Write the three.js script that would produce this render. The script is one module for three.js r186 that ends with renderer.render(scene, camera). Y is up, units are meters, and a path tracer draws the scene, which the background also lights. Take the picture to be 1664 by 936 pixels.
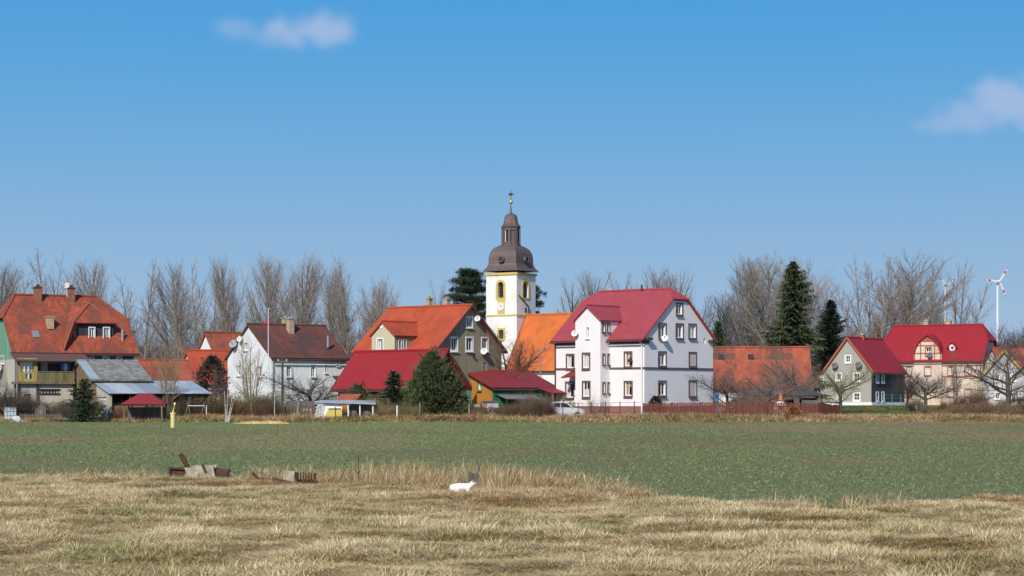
import * as THREE from 'three';
import { mergeGeometries, toCreasedNormals } from 'three/addons/utils/BufferGeometryUtils.js';

// ---------------------------------------------------------------- camera, sky, sun, exposure
const F = 3331, CX = 832, HZ = 648, EYE = 1.87;              // long lens: focal length and horizon in photo pixels (1664 x 936)
const scene = new THREE.Scene();
const camera = new THREE.PerspectiveCamera(2 * Math.atan(468 / F) * 180 / Math.PI, 1664 / 936, 0.5, 9000);
camera.position.set(0, EYE, 0);
camera.lookAt(0, EYE, -100);
camera.setViewOffset(1664, 936, 0, -(HZ - 468), 1664, 936);  // lens shifted up: the horizon lies below the middle
camera.updateProjectionMatrix();

const renderer = new THREE.WebGLRenderer({ antialias: true });
renderer.toneMapping = THREE.LinearToneMapping;
renderer.toneMappingExposure = 1.0;
renderer.shadowMap.enabled = true;

const SUN_AZ = 21 * Math.PI / 180, SUN_EL = 36 * Math.PI / 180;   // from behind the viewer's left shoulder
const sunDir = new THREE.Vector3(-Math.sin(SUN_AZ) * Math.cos(SUN_EL), Math.sin(SUN_EL), Math.cos(SUN_AZ) * Math.cos(SUN_EL));
const sun = new THREE.DirectionalLight(new THREE.Color(1.0, 0.935, 0.83), 4.5);
sun.position.copy(sunDir).multiplyScalar(400).add(new THREE.Vector3(0, 0, -180));
sun.target.position.set(0, 0, -180);
sun.castShadow = true;
sun.shadow.mapSize.set(4096, 4096);
Object.assign(sun.shadow.camera, { left: -130, right: 130, top: 140, bottom: -140, near: 1, far: 900 });
scene.add(sun, sun.target);

// noise
function rng(seed) { let a = (seed * 2654435761) >>> 0; return () => { a = (a + 0x6d2b79f5) | 0; let t = Math.imul(a ^ (a >>> 15), 1 | a); t = (t + Math.imul(t ^ (t >>> 7), 61 | t)) ^ t; return ((t ^ (t >>> 14)) >>> 0) / 4294967296; }; }
const hash = (x, y, s = 0) => { let h = Math.imul(x | 0, 374761393) ^ Math.imul(y | 0, 668265263) ^ Math.imul(s | 0, 2147483647 ^ 0x5bd1e995); h = Math.imul(h ^ (h >>> 13), 1274126177); h ^= h >>> 16; return (h >>> 0) / 4294967296; };
const sm = (t) => t * t * (3 - 2 * t);
const clamp = (v, a = 0, b = 1) => Math.min(b, Math.max(a, v));
const sstep = (a, b, v) => sm(clamp((v - a) / (b - a)));
const lerp = (a, b, t) => a + (b - a) * t;
function vnoise(x, y, s = 0, per = 0) {
  const xi = Math.floor(x), yi = Math.floor(y), fx = sm(x - xi), fy = sm(y - yi);
  const w = per ? (v) => ((v % per) + per) % per : (v) => v;
  const a = hash(w(xi), w(yi), s), b = hash(w(xi + 1), w(yi), s), c = hash(w(xi), w(yi + 1), s), d = hash(w(xi + 1), w(yi + 1), s);
  return lerp(lerp(a, b, fx), lerp(c, d, fx), fy);
}
function fbm(x, y, s = 0, oct = 4, per = 0) { let v = 0, a = 0.5, t = 0; for (let i = 0; i < oct; i++) { v += a * vnoise(x, y, s + i * 17, per); t += a; x *= 2; y *= 2; per *= 2; a *= 0.5; } return v / t; }

// the sky: clear spring air, two small fair-weather clouds in view and a few like them elsewhere
{
  const W = 2048, H = 1024, data = new Float32Array(W * H * 4);
  const stops = [[-90, .13, .12, .09], [-2, .16, .17, .17], [-0.3, .39, .52, .69], [0, .39, .52, .69], [2.2, .345, .502, .695], [4.5, .262, .462, .70], [7.2, .165, .41, .71], [9, .115, .38, .715], [11.2, .078, .345, .71], [20, .078, .275, .62], [40, .072, .225, .50], [90, .062, .18, .42]];
  const clouds = [];                                    // [azimuth, elevation, half width, half height, strength, seed], degrees
  const pix = (px, py, hw, hh, s, sd) => { const az = Math.atan((px - CX) / F), el = Math.atan((HZ - py) / F * Math.cos(az)); clouds.push([az * 57.2958, el * 57.2958, hw / F * 57.3, hh / F * 57.3, s, sd]); };
  pix(505, 48, 78, 27, .62, 1); pix(455, 62, 60, 14, .35, 2); pix(388, 47, 38, 16, .30, 3); pix(548, 42, 36, 22, .32, 9);
  pix(1640, 160, 62, 40, .60, 4); pix(1568, 188, 68, 26, .42, 5); pix(1520, 200, 48, 14, .30, 6); pix(1690, 185, 80, 38, .45, 7);
  const r = rng(77);
  for (let i = 0; i < 26; i++) { const az = 24 + r() * 310, el = 7 + r() * 24, n = 2 + Math.floor(r() * 3); for (let k = 0; k < n; k++) clouds.push([az + (r() - .5) * 3, el + (r() - .5) * .6, 1 + r() * 1.4, .3 + r() * .45, .3 + r() * .35, 20 + i * 5 + k]); }
  for (let j = 0; j < H; j++) {
    const el = ((j + .5) / H - .5) * 180;
    let k = 0; while (k < stops.length - 2 && stops[k + 1][0] < el) k++;
    const A = stops[k], B = stops[k + 1], t = clamp((el - A[0]) / (B[0] - A[0])), ce = Math.cos(el / 57.2958), se = Math.sin(el / 57.2958);
    const c0 = [1, 2, 3].map((n) => lerp(A[n], B[n], t));
    for (let i = 0; i < W; i++) {
      const phi = ((i + .5) / W - .5) * 2 * Math.PI, dx = Math.cos(phi) * ce, dz = Math.sin(phi) * ce;
      const c = c0.slice();
      if (el > 0) { const g = Math.max(0, dx * sunDir.x + se * sunDir.y + dz * sunDir.z), h = .28 * Math.pow(g, 8) + .5 * Math.pow(g, 60); c[0] += h; c[1] += h * .95; c[2] += h * .8; }
      const az = Math.atan2(dx, -dz) * 57.2958;
      if (el > 3 && el < 34) {
        let m = 0;
        for (const q of clouds) {
          let da = az - q[0]; if (da > 180) da -= 360; if (da < -180) da += 360;
          const ux = da * ce / q[2], uy = (el - q[1]) / q[3]; if (Math.abs(ux) > 1.6 || Math.abs(uy) > 1.7) continue;
          const n = fbm(da * 2.2 + q[5] * 9.1, (el - q[1]) * 3.4 + 40, q[5], 4);
          m = Math.max(m, .8 * q[4] * sstep(.05, .62, 1.08 - Math.sqrt(ux * ux + uy * uy) + (n - .5) * 1.3));
        }
        c[0] = lerp(c[0], .56, m); c[1] = lerp(c[1], .60, m); c[2] = lerp(c[2], .78, m);
      }
      data.set([c[0], c[1], c[2], 1], (j * W + i) * 4);
    }
  }
  const tex = new THREE.DataTexture(data, W, H, THREE.RGBAFormat, THREE.FloatType);
  tex.mapping = THREE.EquirectangularReflectionMapping; tex.magFilter = tex.minFilter = THREE.LinearFilter; tex.wrapS = THREE.RepeatWrapping; tex.needsUpdate = true;
  scene.background = tex; scene.environment = tex;
}

// ---------------------------------------------------------------- helpers
const V = (x, y, z) => new THREE.Vector3(x, y, z);
const taken = new Map();
function numbered(n) { const k = taken.get(n) || 0; taken.set(n, k + 1); return k ? n + '_' + String(k).padStart(3, '0') : n; }
function tag(o, label, category, group, kind) { o.userData.label = label; if (category) o.userData.category = category; if (group) o.userData.group = group; if (kind) o.userData.kind = kind; return o; }
// ground height: level meadow and field, a low grassy bank before the gardens, the yards on the right a little higher
const bankMid = (x) => 169 + 1.2 * Math.sin(x * .13) + .8 * Math.sin(x * .31 + 1);
function edgeDepth(px) {                                     // where the rough meadow gives way to the sown field
  const k = [[-2500, 49], [-300, 50], [0, 50], [180, 49.5], [300, 49], [420, 47.5], [560, 45.5], [700, 44.5], [820, 43.8], [920, 42.6], [1010, 40.6], [1100, 38.8], [1180, 36.4], [1250, 35.4], [1340, 35.2], [1430, 36.2], [1520, 36.6], [1664, 37.6], [1900, 39], [4200, 42]];
  let i = 0; while (i < k.length - 2 && k[i + 1][0] < px) i++;
  return lerp(k[i][1], k[i + 1][1], sm(clamp((px - k[i][0]) / (k[i + 1][0] - k[i][0]))));
}
const FIELD_END = 163.5;
function ground(x, z) {
  const d = -z, px = CX + x / Math.max(d, 5) * F;
  let y = 0;
  y += .95 * sstep(14, 44, x) * sstep(196, 236, d) * (1 - sstep(700, 1500, d) * .5);
  y += .30 * Math.exp(-Math.pow((d - bankMid(x)) / 3.4, 2)) * (.75 + .5 * vnoise(x * .22, 3, 5));
  const e = 1 - sstep(edgeDepth(px) - 4, edgeDepth(px) - .5, d);
  y += e * ((fbm(x * .8, z * .8, 3, 3) - .5) * .22 + (fbm(x * .17, z * .17, 8, 2) - .5) * .16);
  return y;
}
const P = (px, py, d) => V((px - CX) * d / F, EYE + (HZ - py) * d / F, -d);
const onG = (px, d) => { const x = (px - CX) * d / F; return V(x, ground(x, -d), -d); };
function thing(name, label, category, pos, turn = 0, group) {
  const o = new THREE.Group(); o.name = numbered(name); scene.add(o); o.position.copy(pos); o.rotation.y = turn; o.updateMatrixWorld(true);
  return tag(o, label, category, group);
}
// metre UVs for any geometry: u level along the face, v up the face
function metreUV(g) {
  const p = g.attributes.position, n = p.count, uv = new Float32Array(n * 2);
  const a = V(), b = V(), c = V(), nn = V(), U = V(), W = V(), up = V(0, 1, 0);
  for (let i = 0; i < n; i += 3) {
    a.fromBufferAttribute(p, i); b.fromBufferAttribute(p, i + 1); c.fromBufferAttribute(p, i + 2);
    nn.copy(b).sub(a).cross(W.copy(c).sub(a)).normalize();
    if (Math.abs(nn.y) > .985 || nn.lengthSq() < .5) { U.set(1, 0, 0); W.set(0, 0, -1); } else { U.copy(up).cross(nn).normalize(); W.copy(nn).cross(U); }
    [a, b, c].forEach((q, k) => { uv[(i + k) * 2] = q.dot(U); uv[(i + k) * 2 + 1] = q.dot(W); });
  }
  g.setAttribute('uv', new THREE.BufferAttribute(uv, 2));
  return g;
}
function plainGeo(g) {
  let q = g.index ? g.toNonIndexed() : g;
  for (const k of Object.keys(q.attributes)) if (k !== 'position' && k !== 'normal') q.deleteAttribute(k);
  if (!q.attributes.normal) q.computeVertexNormals();
  return q;
}
function join(list) { const l = (Array.isArray(list) ? list.flat(9) : [list]).map(plainGeo); return metreUV(l.length > 1 ? mergeGeometries(l) : l[0]); }
function mesh(name, geos, mat, parent = scene, top = false) {
  const m = new THREE.Mesh(join(geos), mat); m.name = parent === scene ? numbered(name) : name; m.castShadow = m.receiveShadow = true; parent.add(m); return m;
}
function box(w, h, d, x = 0, y = 0, z = 0, rx = 0, ry = 0, rz = 0) { const g = new THREE.BoxGeometry(w, h, d); if (rx || ry || rz) g.applyMatrix4(new THREE.Matrix4().makeRotationFromEuler(new THREE.Euler(rx, ry, rz))); return g.translate(x, y, z); }
function cyl(r0, r1, h, x, y, z, n = 10, rx = 0, rz = 0) { const g = new THREE.CylinderGeometry(r1, r0, h, n); if (rx || rz) g.applyMatrix4(new THREE.Matrix4().makeRotationFromEuler(new THREE.Euler(rx, 0, rz))); return g.translate(x, y, z); }
function bar(a, b, r, r2 = r, n = 6) { const d = b.clone().sub(a), g = new THREE.CylinderGeometry(r2, r, d.length(), n); g.applyQuaternion(new THREE.Quaternion().setFromUnitVectors(V(0, 1, 0), d.normalize())); return g.translate((a.x + b.x) / 2, (a.y + b.y) / 2, (a.z + b.z) / 2); }
function beam(a, b, w, h) { const d = b.clone().sub(a), g = new THREE.BoxGeometry(w, h, d.length()), m = new THREE.Matrix4().lookAt(b, a, V(0, 1, 0)); g.applyMatrix4(m); return g.translate((a.x + b.x) / 2, (a.y + b.y) / 2, (a.z + b.z) / 2); }
// flat polygon with thickness: pts counter-clockwise seen from outside, extruded inwards
function slab(pts, th = .14) {
  const n = V(); for (let i = 0; i < pts.length; i++) { const a = pts[i], b = pts[(i + 1) % pts.length]; n.x += (a.y - b.y) * (a.z + b.z); n.y += (a.z - b.z) * (a.x + b.x); n.z += (a.x - b.x) * (a.y + b.y); } n.normalize();
  const U = pts[1].clone().sub(pts[0]).normalize(), W = n.clone().cross(U);
  const flat = pts.map((p) => new THREE.Vector2(p.clone().sub(pts[0]).dot(U), p.clone().sub(pts[0]).dot(W)));
  const tri = THREE.ShapeUtils.triangulateShape(flat, []), q = pts.map((p) => p.clone().addScaledVector(n, -th)), v = [];
  const put = (...l) => l.forEach((p) => v.push(p.x, p.y, p.z));
  for (const [a, b, c] of tri) { put(pts[a], pts[b], pts[c]); put(q[a], q[c], q[b]); }
  for (let i = 0; i < pts.length; i++) { const j = (i + 1) % pts.length; put(pts[i], q[i], q[j], pts[i], q[j], pts[j]); }
  const g = new THREE.BufferGeometry(); g.setAttribute('position', new THREE.Float32BufferAttribute(v, 3)); g.computeVertexNormals(); return g;
}
function wallGeo(outline, holes, th = .3) {
  const s = new THREE.Shape(outline.map(([x, y]) => new THREE.Vector2(x, y)));
  for (const h of holes) s.holes.push(new THREE.Path(h.map(([x, y]) => new THREE.Vector2(x, y))));
  return new THREE.ExtrudeGeometry(s, { depth: th, bevelEnabled: false, curveSegments: 6 }).translate(0, 0, -th);
}
const rectPath = (x0, y0, x1, y1) => [[x0, y0], [x1, y0], [x1, y1], [x0, y1]];
const archPath = (x0, y0, x1, y1, n = 8) => { const r = (x1 - x0) / 2, cx = (x0 + x1) / 2, l = [[x0, y0], [x1, y0]]; for (let i = 0; i <= n; i++) { const a = Math.PI * i / n; l.push([cx + r * Math.cos(a), y1 - r + r * Math.sin(a)]); } return l; };
// bare box with rounded look for shrubs etc. is not used; ribbons and twigs are pushed into plain arrays
function geoFrom(v, col) { const g = new THREE.BufferGeometry(); g.setAttribute('position', new THREE.Float32BufferAttribute(v, 3)); if (col) g.setAttribute('color', new THREE.Float32BufferAttribute(col, 3)); g.computeVertexNormals(); return g; }

// ---------------------------------------------------------------- materials
function texMap(fn, n = 256, srgb = false) {
  const d = new Uint8Array(n * n * 4);
  for (let j = 0; j < n; j++) for (let i = 0; i < n; i++) { const c = fn(i / n, j / n); const k = (j * n + i) * 4; for (let q = 0; q < 3; q++) { let v = Array.isArray(c) ? c[q] : c; if (srgb) v = v <= .0031308 ? v * 12.92 : 1.055 * Math.pow(v, 1 / 2.4) - .055; d[k + q] = clamp(v) * 255; } d[k + 3] = 255; }
  const t = new THREE.DataTexture(d, n, n); t.magFilter = THREE.LinearFilter; t.minFilter = THREE.LinearMipmapLinearFilter; t.generateMipmaps = true; t.wrapS = t.wrapT = THREE.RepeatWrapping; if (srgb) t.colorSpace = THREE.SRGBColorSpace; t.needsUpdate = true; return t;
}
const rep = (t, sx, sy = sx) => { t.repeat.set(1 / sx, 1 / sy); return t; };
const tone = (c, k) => c.map((v) => v * k), mix = (a, b, t) => a.map((v, i) => lerp(v, b[i], t));
function mat(c, rough = .85, extra = {}) { const m = new THREE.MeshStandardMaterial({ roughness: rough, ...extra }); m.color.setRGB(...c); return m; }
const cache = new Map();
const shared = (key, make) => { if (!cache.has(key)) cache.set(key, make()); return cache.get(key); };
// tiled roof: per-tile tone, weather stains of lichen and soot, courses as relief
function tileRoof(c, { stain = [.05, .04, .035], amount = .3, seed = 1, vary = .25, course = .34, col = .25 } = {}) {
  const S = 6, rows = Math.round(S / course), cols = Math.round(S / col);
  const map = texMap((u, v) => {
    const r = Math.floor(v * rows), q = Math.floor(u * cols + (r % 2) * .5) % cols, h = hash(q, r, seed);
    let k = tone(c, 1 + (h - .5) * vary + (fbm(u * 6, v * 6, seed, 4, 6) - .5) * .5);
    const st = sstep(.5, .7, fbm(u * 5, v * 3, seed + 9, 5) * .75 + .25 * h) * amount;
    return mix(k, stain, st);
  }, 512, true);
  const bump = shared('tileBump', () => rep(texMap((u, v) => { const f = (v * rows) % 1, x = (u * cols + (Math.floor(v * rows) % 2) * .5) % 1; return .25 + .5 * (1 - f) + .2 * Math.sin(x * Math.PI * 2); }, 512), S));
  return mat([1, 1, 1], .8, { map: rep(map, S), bumpMap: bump, bumpScale: .035 });
}
// sheet-metal tile roof: pressed courses, slight fading, satin paint
function metalRoof(c, seed = 2, rough = .5, rib = 'both') {
  const S = 4.2, rows = 12, cols = 20;
  const map = texMap((u, v) => tone(c, .88 + .24 * fbm(u * 7, v * 7, seed, 4, 7) + .08 * (hash(Math.floor(u * 4), Math.floor(v * 2), seed) - .5)), 256, true);
  const bump = shared('metalBump' + rib, () => rep(texMap((u, v) => { const f = (v * rows) % 1; return (rib === 'ribs' ? 0 : .5 * (1 - f)) + .3 + .2 * Math.cos(u * cols * 6.2832); }, 512), S));
  return mat([1, 1, 1], rough, { map: rep(map, S), bumpMap: bump, bumpScale: .07 });
}
// painted render: a neutral mottle shared by a few walls, tinted by the paint; rain-washed dirt in patches and streaks
function plaster(c, { seed = 3, amount = .25, rough = .92 } = {}) {
  const dirt = [.52, .47, .40], sd = 31 + seed % 3, am = Math.round(amount * 4) / 4 || .12;
  const map = shared('plaster' + sd + am, () => rep(texMap((u, v) => {
    const s = sstep(.5, .74, .6 * fbm(u * 4, v * 4, sd + 20, 5, 4) + .4 * fbm(u * 24, v * 3, sd + 4, 3)) * am;
    return mix(tone([1, 1, 1], .90 + .10 * fbm(u * 8, v * 8, sd, 5, 8)), dirt, s);
  }, 256, true), 7));
  const bump = shared('plasterBump', () => rep(texMap((u, v) => fbm(u * 32, v * 32, 5, 3, 32), 256), 2.5));
  return mat(c, rough, { map, bumpMap: bump, bumpScale: .008 });
}
function planks(c, { w = .16 } = {}) {
  const S = 3.2, n = Math.round(S / w);
  const map = shared('plank' + n, () => rep(texMap((u, v) => { const b = Math.floor(u * n); return tone([1, 1, 1], .72 + (hash(b, 1, n) - .5) * .34 + (fbm(u * 60, v * 4, n + b, 3) - .5) * .5); }, 256, true), S));
  const bump = shared('plankBump' + n, () => rep(texMap((u) => { const f = (u * n) % 1; return f < .1 || f > .9 ? 0 : .8; }, 256), S));
  return mat(c.map((v) => Math.min(1, v * 1.3)), .85, { map, bumpMap: bump, bumpScale: .015 });
}
function mottled(c, c2, { seed = 6, S = 1.5, rough = .9, bump = .01, f = 6 } = {}) {
  const map = texMap((u, v) => tone(mix(c, c2, sstep(.35, .68, fbm(u * f, v * f, seed, 5, f))), .85 + .3 * vnoise(u * 40, v * 40, seed, 40)), 128, true);
  const b = shared('mottledBump' + S, () => rep(texMap((u, v) => fbm(u * 14, v * 14, 7, 4, 14), 128), S));
  return mat([1, 1, 1], rough, { map: rep(map, S), bumpMap: b, bumpScale: bump });
}
const M = {
  pinkRoof: metalRoof([.36, .054, .066], 11, .62), redRoof: metalRoof([.29, .010, .016], 12, .75), maroonRoof: metalRoof([.24, .022, .026], 13, .65),
  villaRoof: metalRoof([.30, .010, .018], 14, .72), orangeRoof: tileRoof([.41, .064, .02], { seed: 15, amount: .2, vary: .2 }),
  oldRoof: tileRoof([.30, .062, .027], { seed: 16, amount: .6, vary: .5 }), brownRoof: tileRoof([.14, .042, .029], { seed: 17, amount: .9, vary: .45 }),
  churchRoof: tileRoof([.53, .125, .024], { seed: 18, amount: .1, vary: .08 }), barnRoof: tileRoof([.33, .075, .036], { seed: 19, amount: .75, vary: .35 }),
  rustRoof: tileRoof([.30, .075, .035], { seed: 20, amount: .5, vary: .3 }),
  slate: mottled([.16, .15, .14], [.27, .26, .23], { seed: 21, S: 3, bump: .02, f: 12 }), zinc: metalRoof([.36, .40, .45], 22, .5, 'ribs'), zincDull: metalRoof([.27, .30, .34], 24, .6, 'ribs'), zincPale: metalRoof([.46, .49, .52], 25, .5, 'ribs'), dome: metalRoof([.12, .085, .08], 23, .55),
  white: plaster([.83, .775, .785], { seed: 31, amount: .3 }), whiteCool: plaster([.74, .77, .79], { seed: 32, amount: .35 }), churchWhite: plaster([.82, .81, .78], { seed: 33, amount: .16 }),
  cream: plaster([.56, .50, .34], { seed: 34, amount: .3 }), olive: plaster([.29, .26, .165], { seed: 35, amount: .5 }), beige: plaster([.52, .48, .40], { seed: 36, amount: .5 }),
  grey: plaster([.36, .35, .30], { seed: 37, amount: .4 }), villa: plaster([.68, .57, .48], { seed: 38, amount: .5 }), darkGrey: plaster([.13, .13, .135], { seed: 39, amount: .4 }),
  houseGrey: plaster([.56, .56, .56], { seed: 40, amount: .5 }), orangeWall: plaster([.55, .22, .035], { seed: 41, amount: .5 }), yellow: plaster([.60, .46, .13], { seed: 42, amount: .2 }),
  plinth: plaster([.27, .115, .11], { seed: 43, amount: .4 }), trim: mat([.13, .075, .08], .8), whitePaint: mat([.78, .78, .77], .5), whiteDish: mat([.72, .72, .72], .45),
  redTrim: mat([.38, .10, .06], .8), greenBoards: planks([.16, .33, .22], { seed: 44, w: .2 }), brownBoards: planks([.115, .05, .032], { seed: 45 }), blackBoards: planks([.035, .035, .042], { seed: 46 }),
  redBoards: planks([.15, .042, .027], { seed: 47, w: .12 }), greyBoards: planks([.12, .11, .11], { seed: 48 }), oldWood: planks([.20, .14, .085], { seed: 49 }), orangeBoards: planks([.42, .16, .035], { seed: 50 }), greenWall: planks([.02, .13, .06], { seed: 51, w: .3 }),
  navy: planks([.040, .045, .06], { seed: 52, w: .2 }), yellowBoards: planks([.40, .29, .075], { seed: 53, w: .2 }), oliveBoards: planks([.16, .14, .065], { seed: 54, w: .3 }),
  brick: mottled([.30, .12, .07], [.20, .09, .06], { seed: 55, S: 2, f: 16 }), chimneyBeige: mottled([.46, .36, .24], [.36, .27, .18], { seed: 56, S: 2, f: 12 }), darkMetal: mat([.05, .045, .045], .5, { metalness: .3 }), gutter: mat([.10, .06, .06], .5, { metalness: .2 }),
  steel: mat([.42, .43, .45], .4, { metalness: .6 }), rust: mottled([.10, .042, .022], [.055, .028, .018], { seed: 57, S: .5, f: 8 }), concrete: mottled([.40, .36, .28], [.27, .23, .17], { seed: 58, S: .8, f: 8, bump: .02 }), stone: mottled([.34, .34, .36], [.24, .24, .26], { seed: 59, S: .7 }),
  gold: mat([.75, .55, .10], .3, { metalness: .6 }), curtain: mat([.62, .61, .58], .95), curtainWarm: mat([.42, .25, .08], .95), greyBlind: plaster([.58, .50, .49], { seed: 60, amount: .2 }), inside: mat([.10, .09, .08], .95),
  porchRoof: mat([.11, .06, .055], .8), black: mat([.02, .02, .022], .6), orangeDoor: mat([.55, .13, .02], .55), blue: mat([.04, .22, .52], .6), green: mat([.02, .22, .12], .6), teal: mat([.06, .25, .26], .6), tarp: mat([.17, .16, .17], .8), yellowPaint: mat([.72, .60, .22], .55),
  bark: mottled([.18, .15, .12], [.25, .215, .18], { seed: 61, S: 1.2, bump: .03 }), barkPale: mottled([.26, .24, .21], [.19, .17, .15], { seed: 62, S: 1.2, bump: .03 }), barkDark: mottled([.075, .062, .052], [.11, .09, .075], { seed: 63, S: 1, bump: .03 }), barkWhite: mottled([.55, .53, .49], [.36, .33, .30], { seed: 64, S: .6, f: 8 }),
};
M.glass = new THREE.MeshPhysicalMaterial({ color: 0xffffff, roughness: .03, transmission: 1, thickness: 0, ior: 1.5 });
const twigMat = (c) => mat(c, .9);
const T = { grey: twigMat([.25, .205, .175]), brown: twigMat([.21, .145, .115]), dark: twigMat([.085, .066, .056]), red: twigMat([.20, .10, .072]), ochre: twigMat([.32, .23, .10]), olive: twigMat([.20, .18, .075]), rust: twigMat([.40, .17, .045]) };
const leafMat = new THREE.MeshPhysicalMaterial({ vertexColors: true, roughness: .7, side: THREE.DoubleSide });

// ---------------------------------------------------------------- the ground: meadow, sown field, bank
{
  const xs = [], zs = [];
  for (const s of [-1, 1]) for (const v of [4200, 2000, 1000, 500, 300, 200, 140, 100, 80, 66]) xs.push(s * v);
  for (let x = -56; x <= 56.01; x += .8) xs.push(x);
  xs.sort((a, b) => a - b);
  for (const v of [1200, 400, 120, 50, 15, 0]) zs.push(v);
  for (let d = 8; d < 54; d += .4) zs.push(-d);
  for (let d = 54; d < 160; d += 6) zs.push(-d);
  for (let d = 160; d < 180; d += .8) zs.push(-d);
  for (let d = 180; d < 320; d += 5) zs.push(-d);
  for (const v of [340, 400, 500, 700, 1000, 1500, 2500, 4000, 7000]) zs.push(-v);
  const pos = [], uv = [], col = [], idx = [], nx = xs.length;
  const A = [.40, .30, .15], B = [.27, .22, .10], C = [.30, .21, .115];
  for (const z of zs) for (const x of xs) {
    pos.push(x, ground(x, z) - (z > -FIELD_END && z < -54 ? .02 : 0), z); uv.push(x / 3, -z / 3);
    let c = mix(A, B, sstep(.4, .62, fbm(x * .35, z * .35, 41, 4))); c = mix(c, C, sstep(.5, .7, fbm(x * .5, z * .9, 43, 3)) * .6);
    if (z < -176) c = mix(c, [.13, .15, .055], sstep(.35, .6, fbm(x * .1, z * .1, 49, 3)));
    col.push(...c);
  }
  for (let j = 0; j < zs.length - 1; j++) for (let i = 0; i < nx - 1; i++) { const a = j * nx + i, b = a + 1, c = a + nx, e = c + 1; idx.push(a, b, c, b, e, c); }
  const g = new THREE.BufferGeometry(); g.setAttribute('position', new THREE.Float32BufferAttribute(pos, 3)); g.setAttribute('uv', new THREE.Float32BufferAttribute(uv, 2)); g.setAttribute('color', new THREE.Float32BufferAttribute(col, 3)); g.setIndex(idx); g.computeVertexNormals();
  const gm = new THREE.MeshPhysicalMaterial({ specularIntensity: 0, roughness: 1, vertexColors: true, map: texMap((u, v) => tone([1, .98, .92], .62 + .75 * fbm(u * 24, v * 24, 51, 5, 24) * (.7 + .6 * vnoise(u * 90, v * 40, 52))), 512, true) });
  const m = new THREE.Mesh(g, gm); m.name = 'meadow_ground'; m.receiveShadow = true; tag(m, 'rough ground under the dry grass meadow and village yards', null, null, 'structure'); scene.add(m);
}
{ // the sown field
  const pos = [], uv = [], col = [], idx = [], pxs = [], ts = 90; for (let p = -2400; p <= 4100; p += 25) pxs.push(p);
  for (const px of pxs) for (let j = 0; j <= ts; j++) {
    const d0 = edgeDepth(px) - .3, d = d0 + (FIELD_END + .3 - d0) * Math.pow(j / ts, 1.5), x = (px - CX) * d / F;
    pos.push(x, .012 + (d < 54 ? Math.max(0, ground(x, -d)) : 0), -d); uv.push(x / 2, d / 2);
    const n = fbm(x * .12, d * .05, 61, 4); col.push(...mix([.17, .17, .09], [.25, .18, .115], sstep(.42, .62, n)));
  }
  const n = ts + 1; for (let i = 0; i < pxs.length - 1; i++) for (let j = 0; j < ts; j++) { const a = i * n + j; idx.push(a, a + n, a + 1, a + n, a + n + 1, a + 1); }
  const g = new THREE.BufferGeometry(); g.setAttribute('position', new THREE.Float32BufferAttribute(pos, 3)); g.setAttribute('uv', new THREE.Float32BufferAttribute(uv, 2)); g.setAttribute('color', new THREE.Float32BufferAttribute(col, 3)); g.setIndex(idx); g.computeVertexNormals();
  const m = new THREE.Mesh(g, new THREE.MeshPhysicalMaterial({ specularIntensity: 0, roughness: 1, vertexColors: true, map: texMap((u, v) => tone([1, 1, 1], .55 + .8 * fbm(u * 30, v * 30, 63, 4, 30)), 256, true) }));
  m.name = 'crop_field'; m.receiveShadow = true; tag(m, 'green winter crop field with bare brown streaks before the village', null, null, 'structure'); scene.add(m);
}

// ---------------------------------------------------------------- building kit
const FACES = { front: [V(1, 0, 0), V(0, 0, 1)], right: [V(0, 0, -1), V(1, 0, 0)], left: [V(0, 0, 1), V(-1, 0, 0)], back: [V(-1, 0, 0), V(0, 0, -1)] };
function face(kind, x = 0, y = 0, z = 0) { const [X, Z] = FACES[kind]; return new THREE.Matrix4().makeBasis(X, V(0, 1, 0), Z).setPosition(x, y, z); }
function hit(o, fm, px, py) {                                  // photo pixel -> coordinates on a wall of a standing building
  const inv = new THREE.Matrix4().multiplyMatrices(o.matrixWorld, fm).invert();
  const a = V(0, EYE, 0).applyMatrix4(inv), b = V((px - CX) / F, EYE + (HZ - py) / F, -1).applyMatrix4(inv), t = a.z / (a.z - b.z);
  return [a.x + (b.x - a.x) * t, a.y + (b.y - a.y) * t];
}
function hitRect(o, fm, [a, b, c, d]) { const xm = (a + c) / 2, ym = (b + d) / 2; return [hit(o, fm, a, ym)[0], hit(o, fm, xm, d)[1], hit(o, fm, c, ym)[0], hit(o, fm, xm, b)[1]]; }
function place(m, fm) { m.applyMatrix4(fm); return m; }
function ring(x0, y0, x1, y1, w, z0, z1) { const z = (z0 + z1) / 2, t = z1 - z0, H = y1 - y0, W = x1 - x0; return [box(W + 2 * w, w, t, (x0 + x1) / 2, y1 + w / 2, z), box(W + 2 * w, w, t, (x0 + x1) / 2, y0 - w / 2, z), box(w, H, t, x0 - w / 2, (y0 + y1) / 2, z), box(w, H, t, x1 + w / 2, (y0 + y1) / 2, z)]; }
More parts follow.
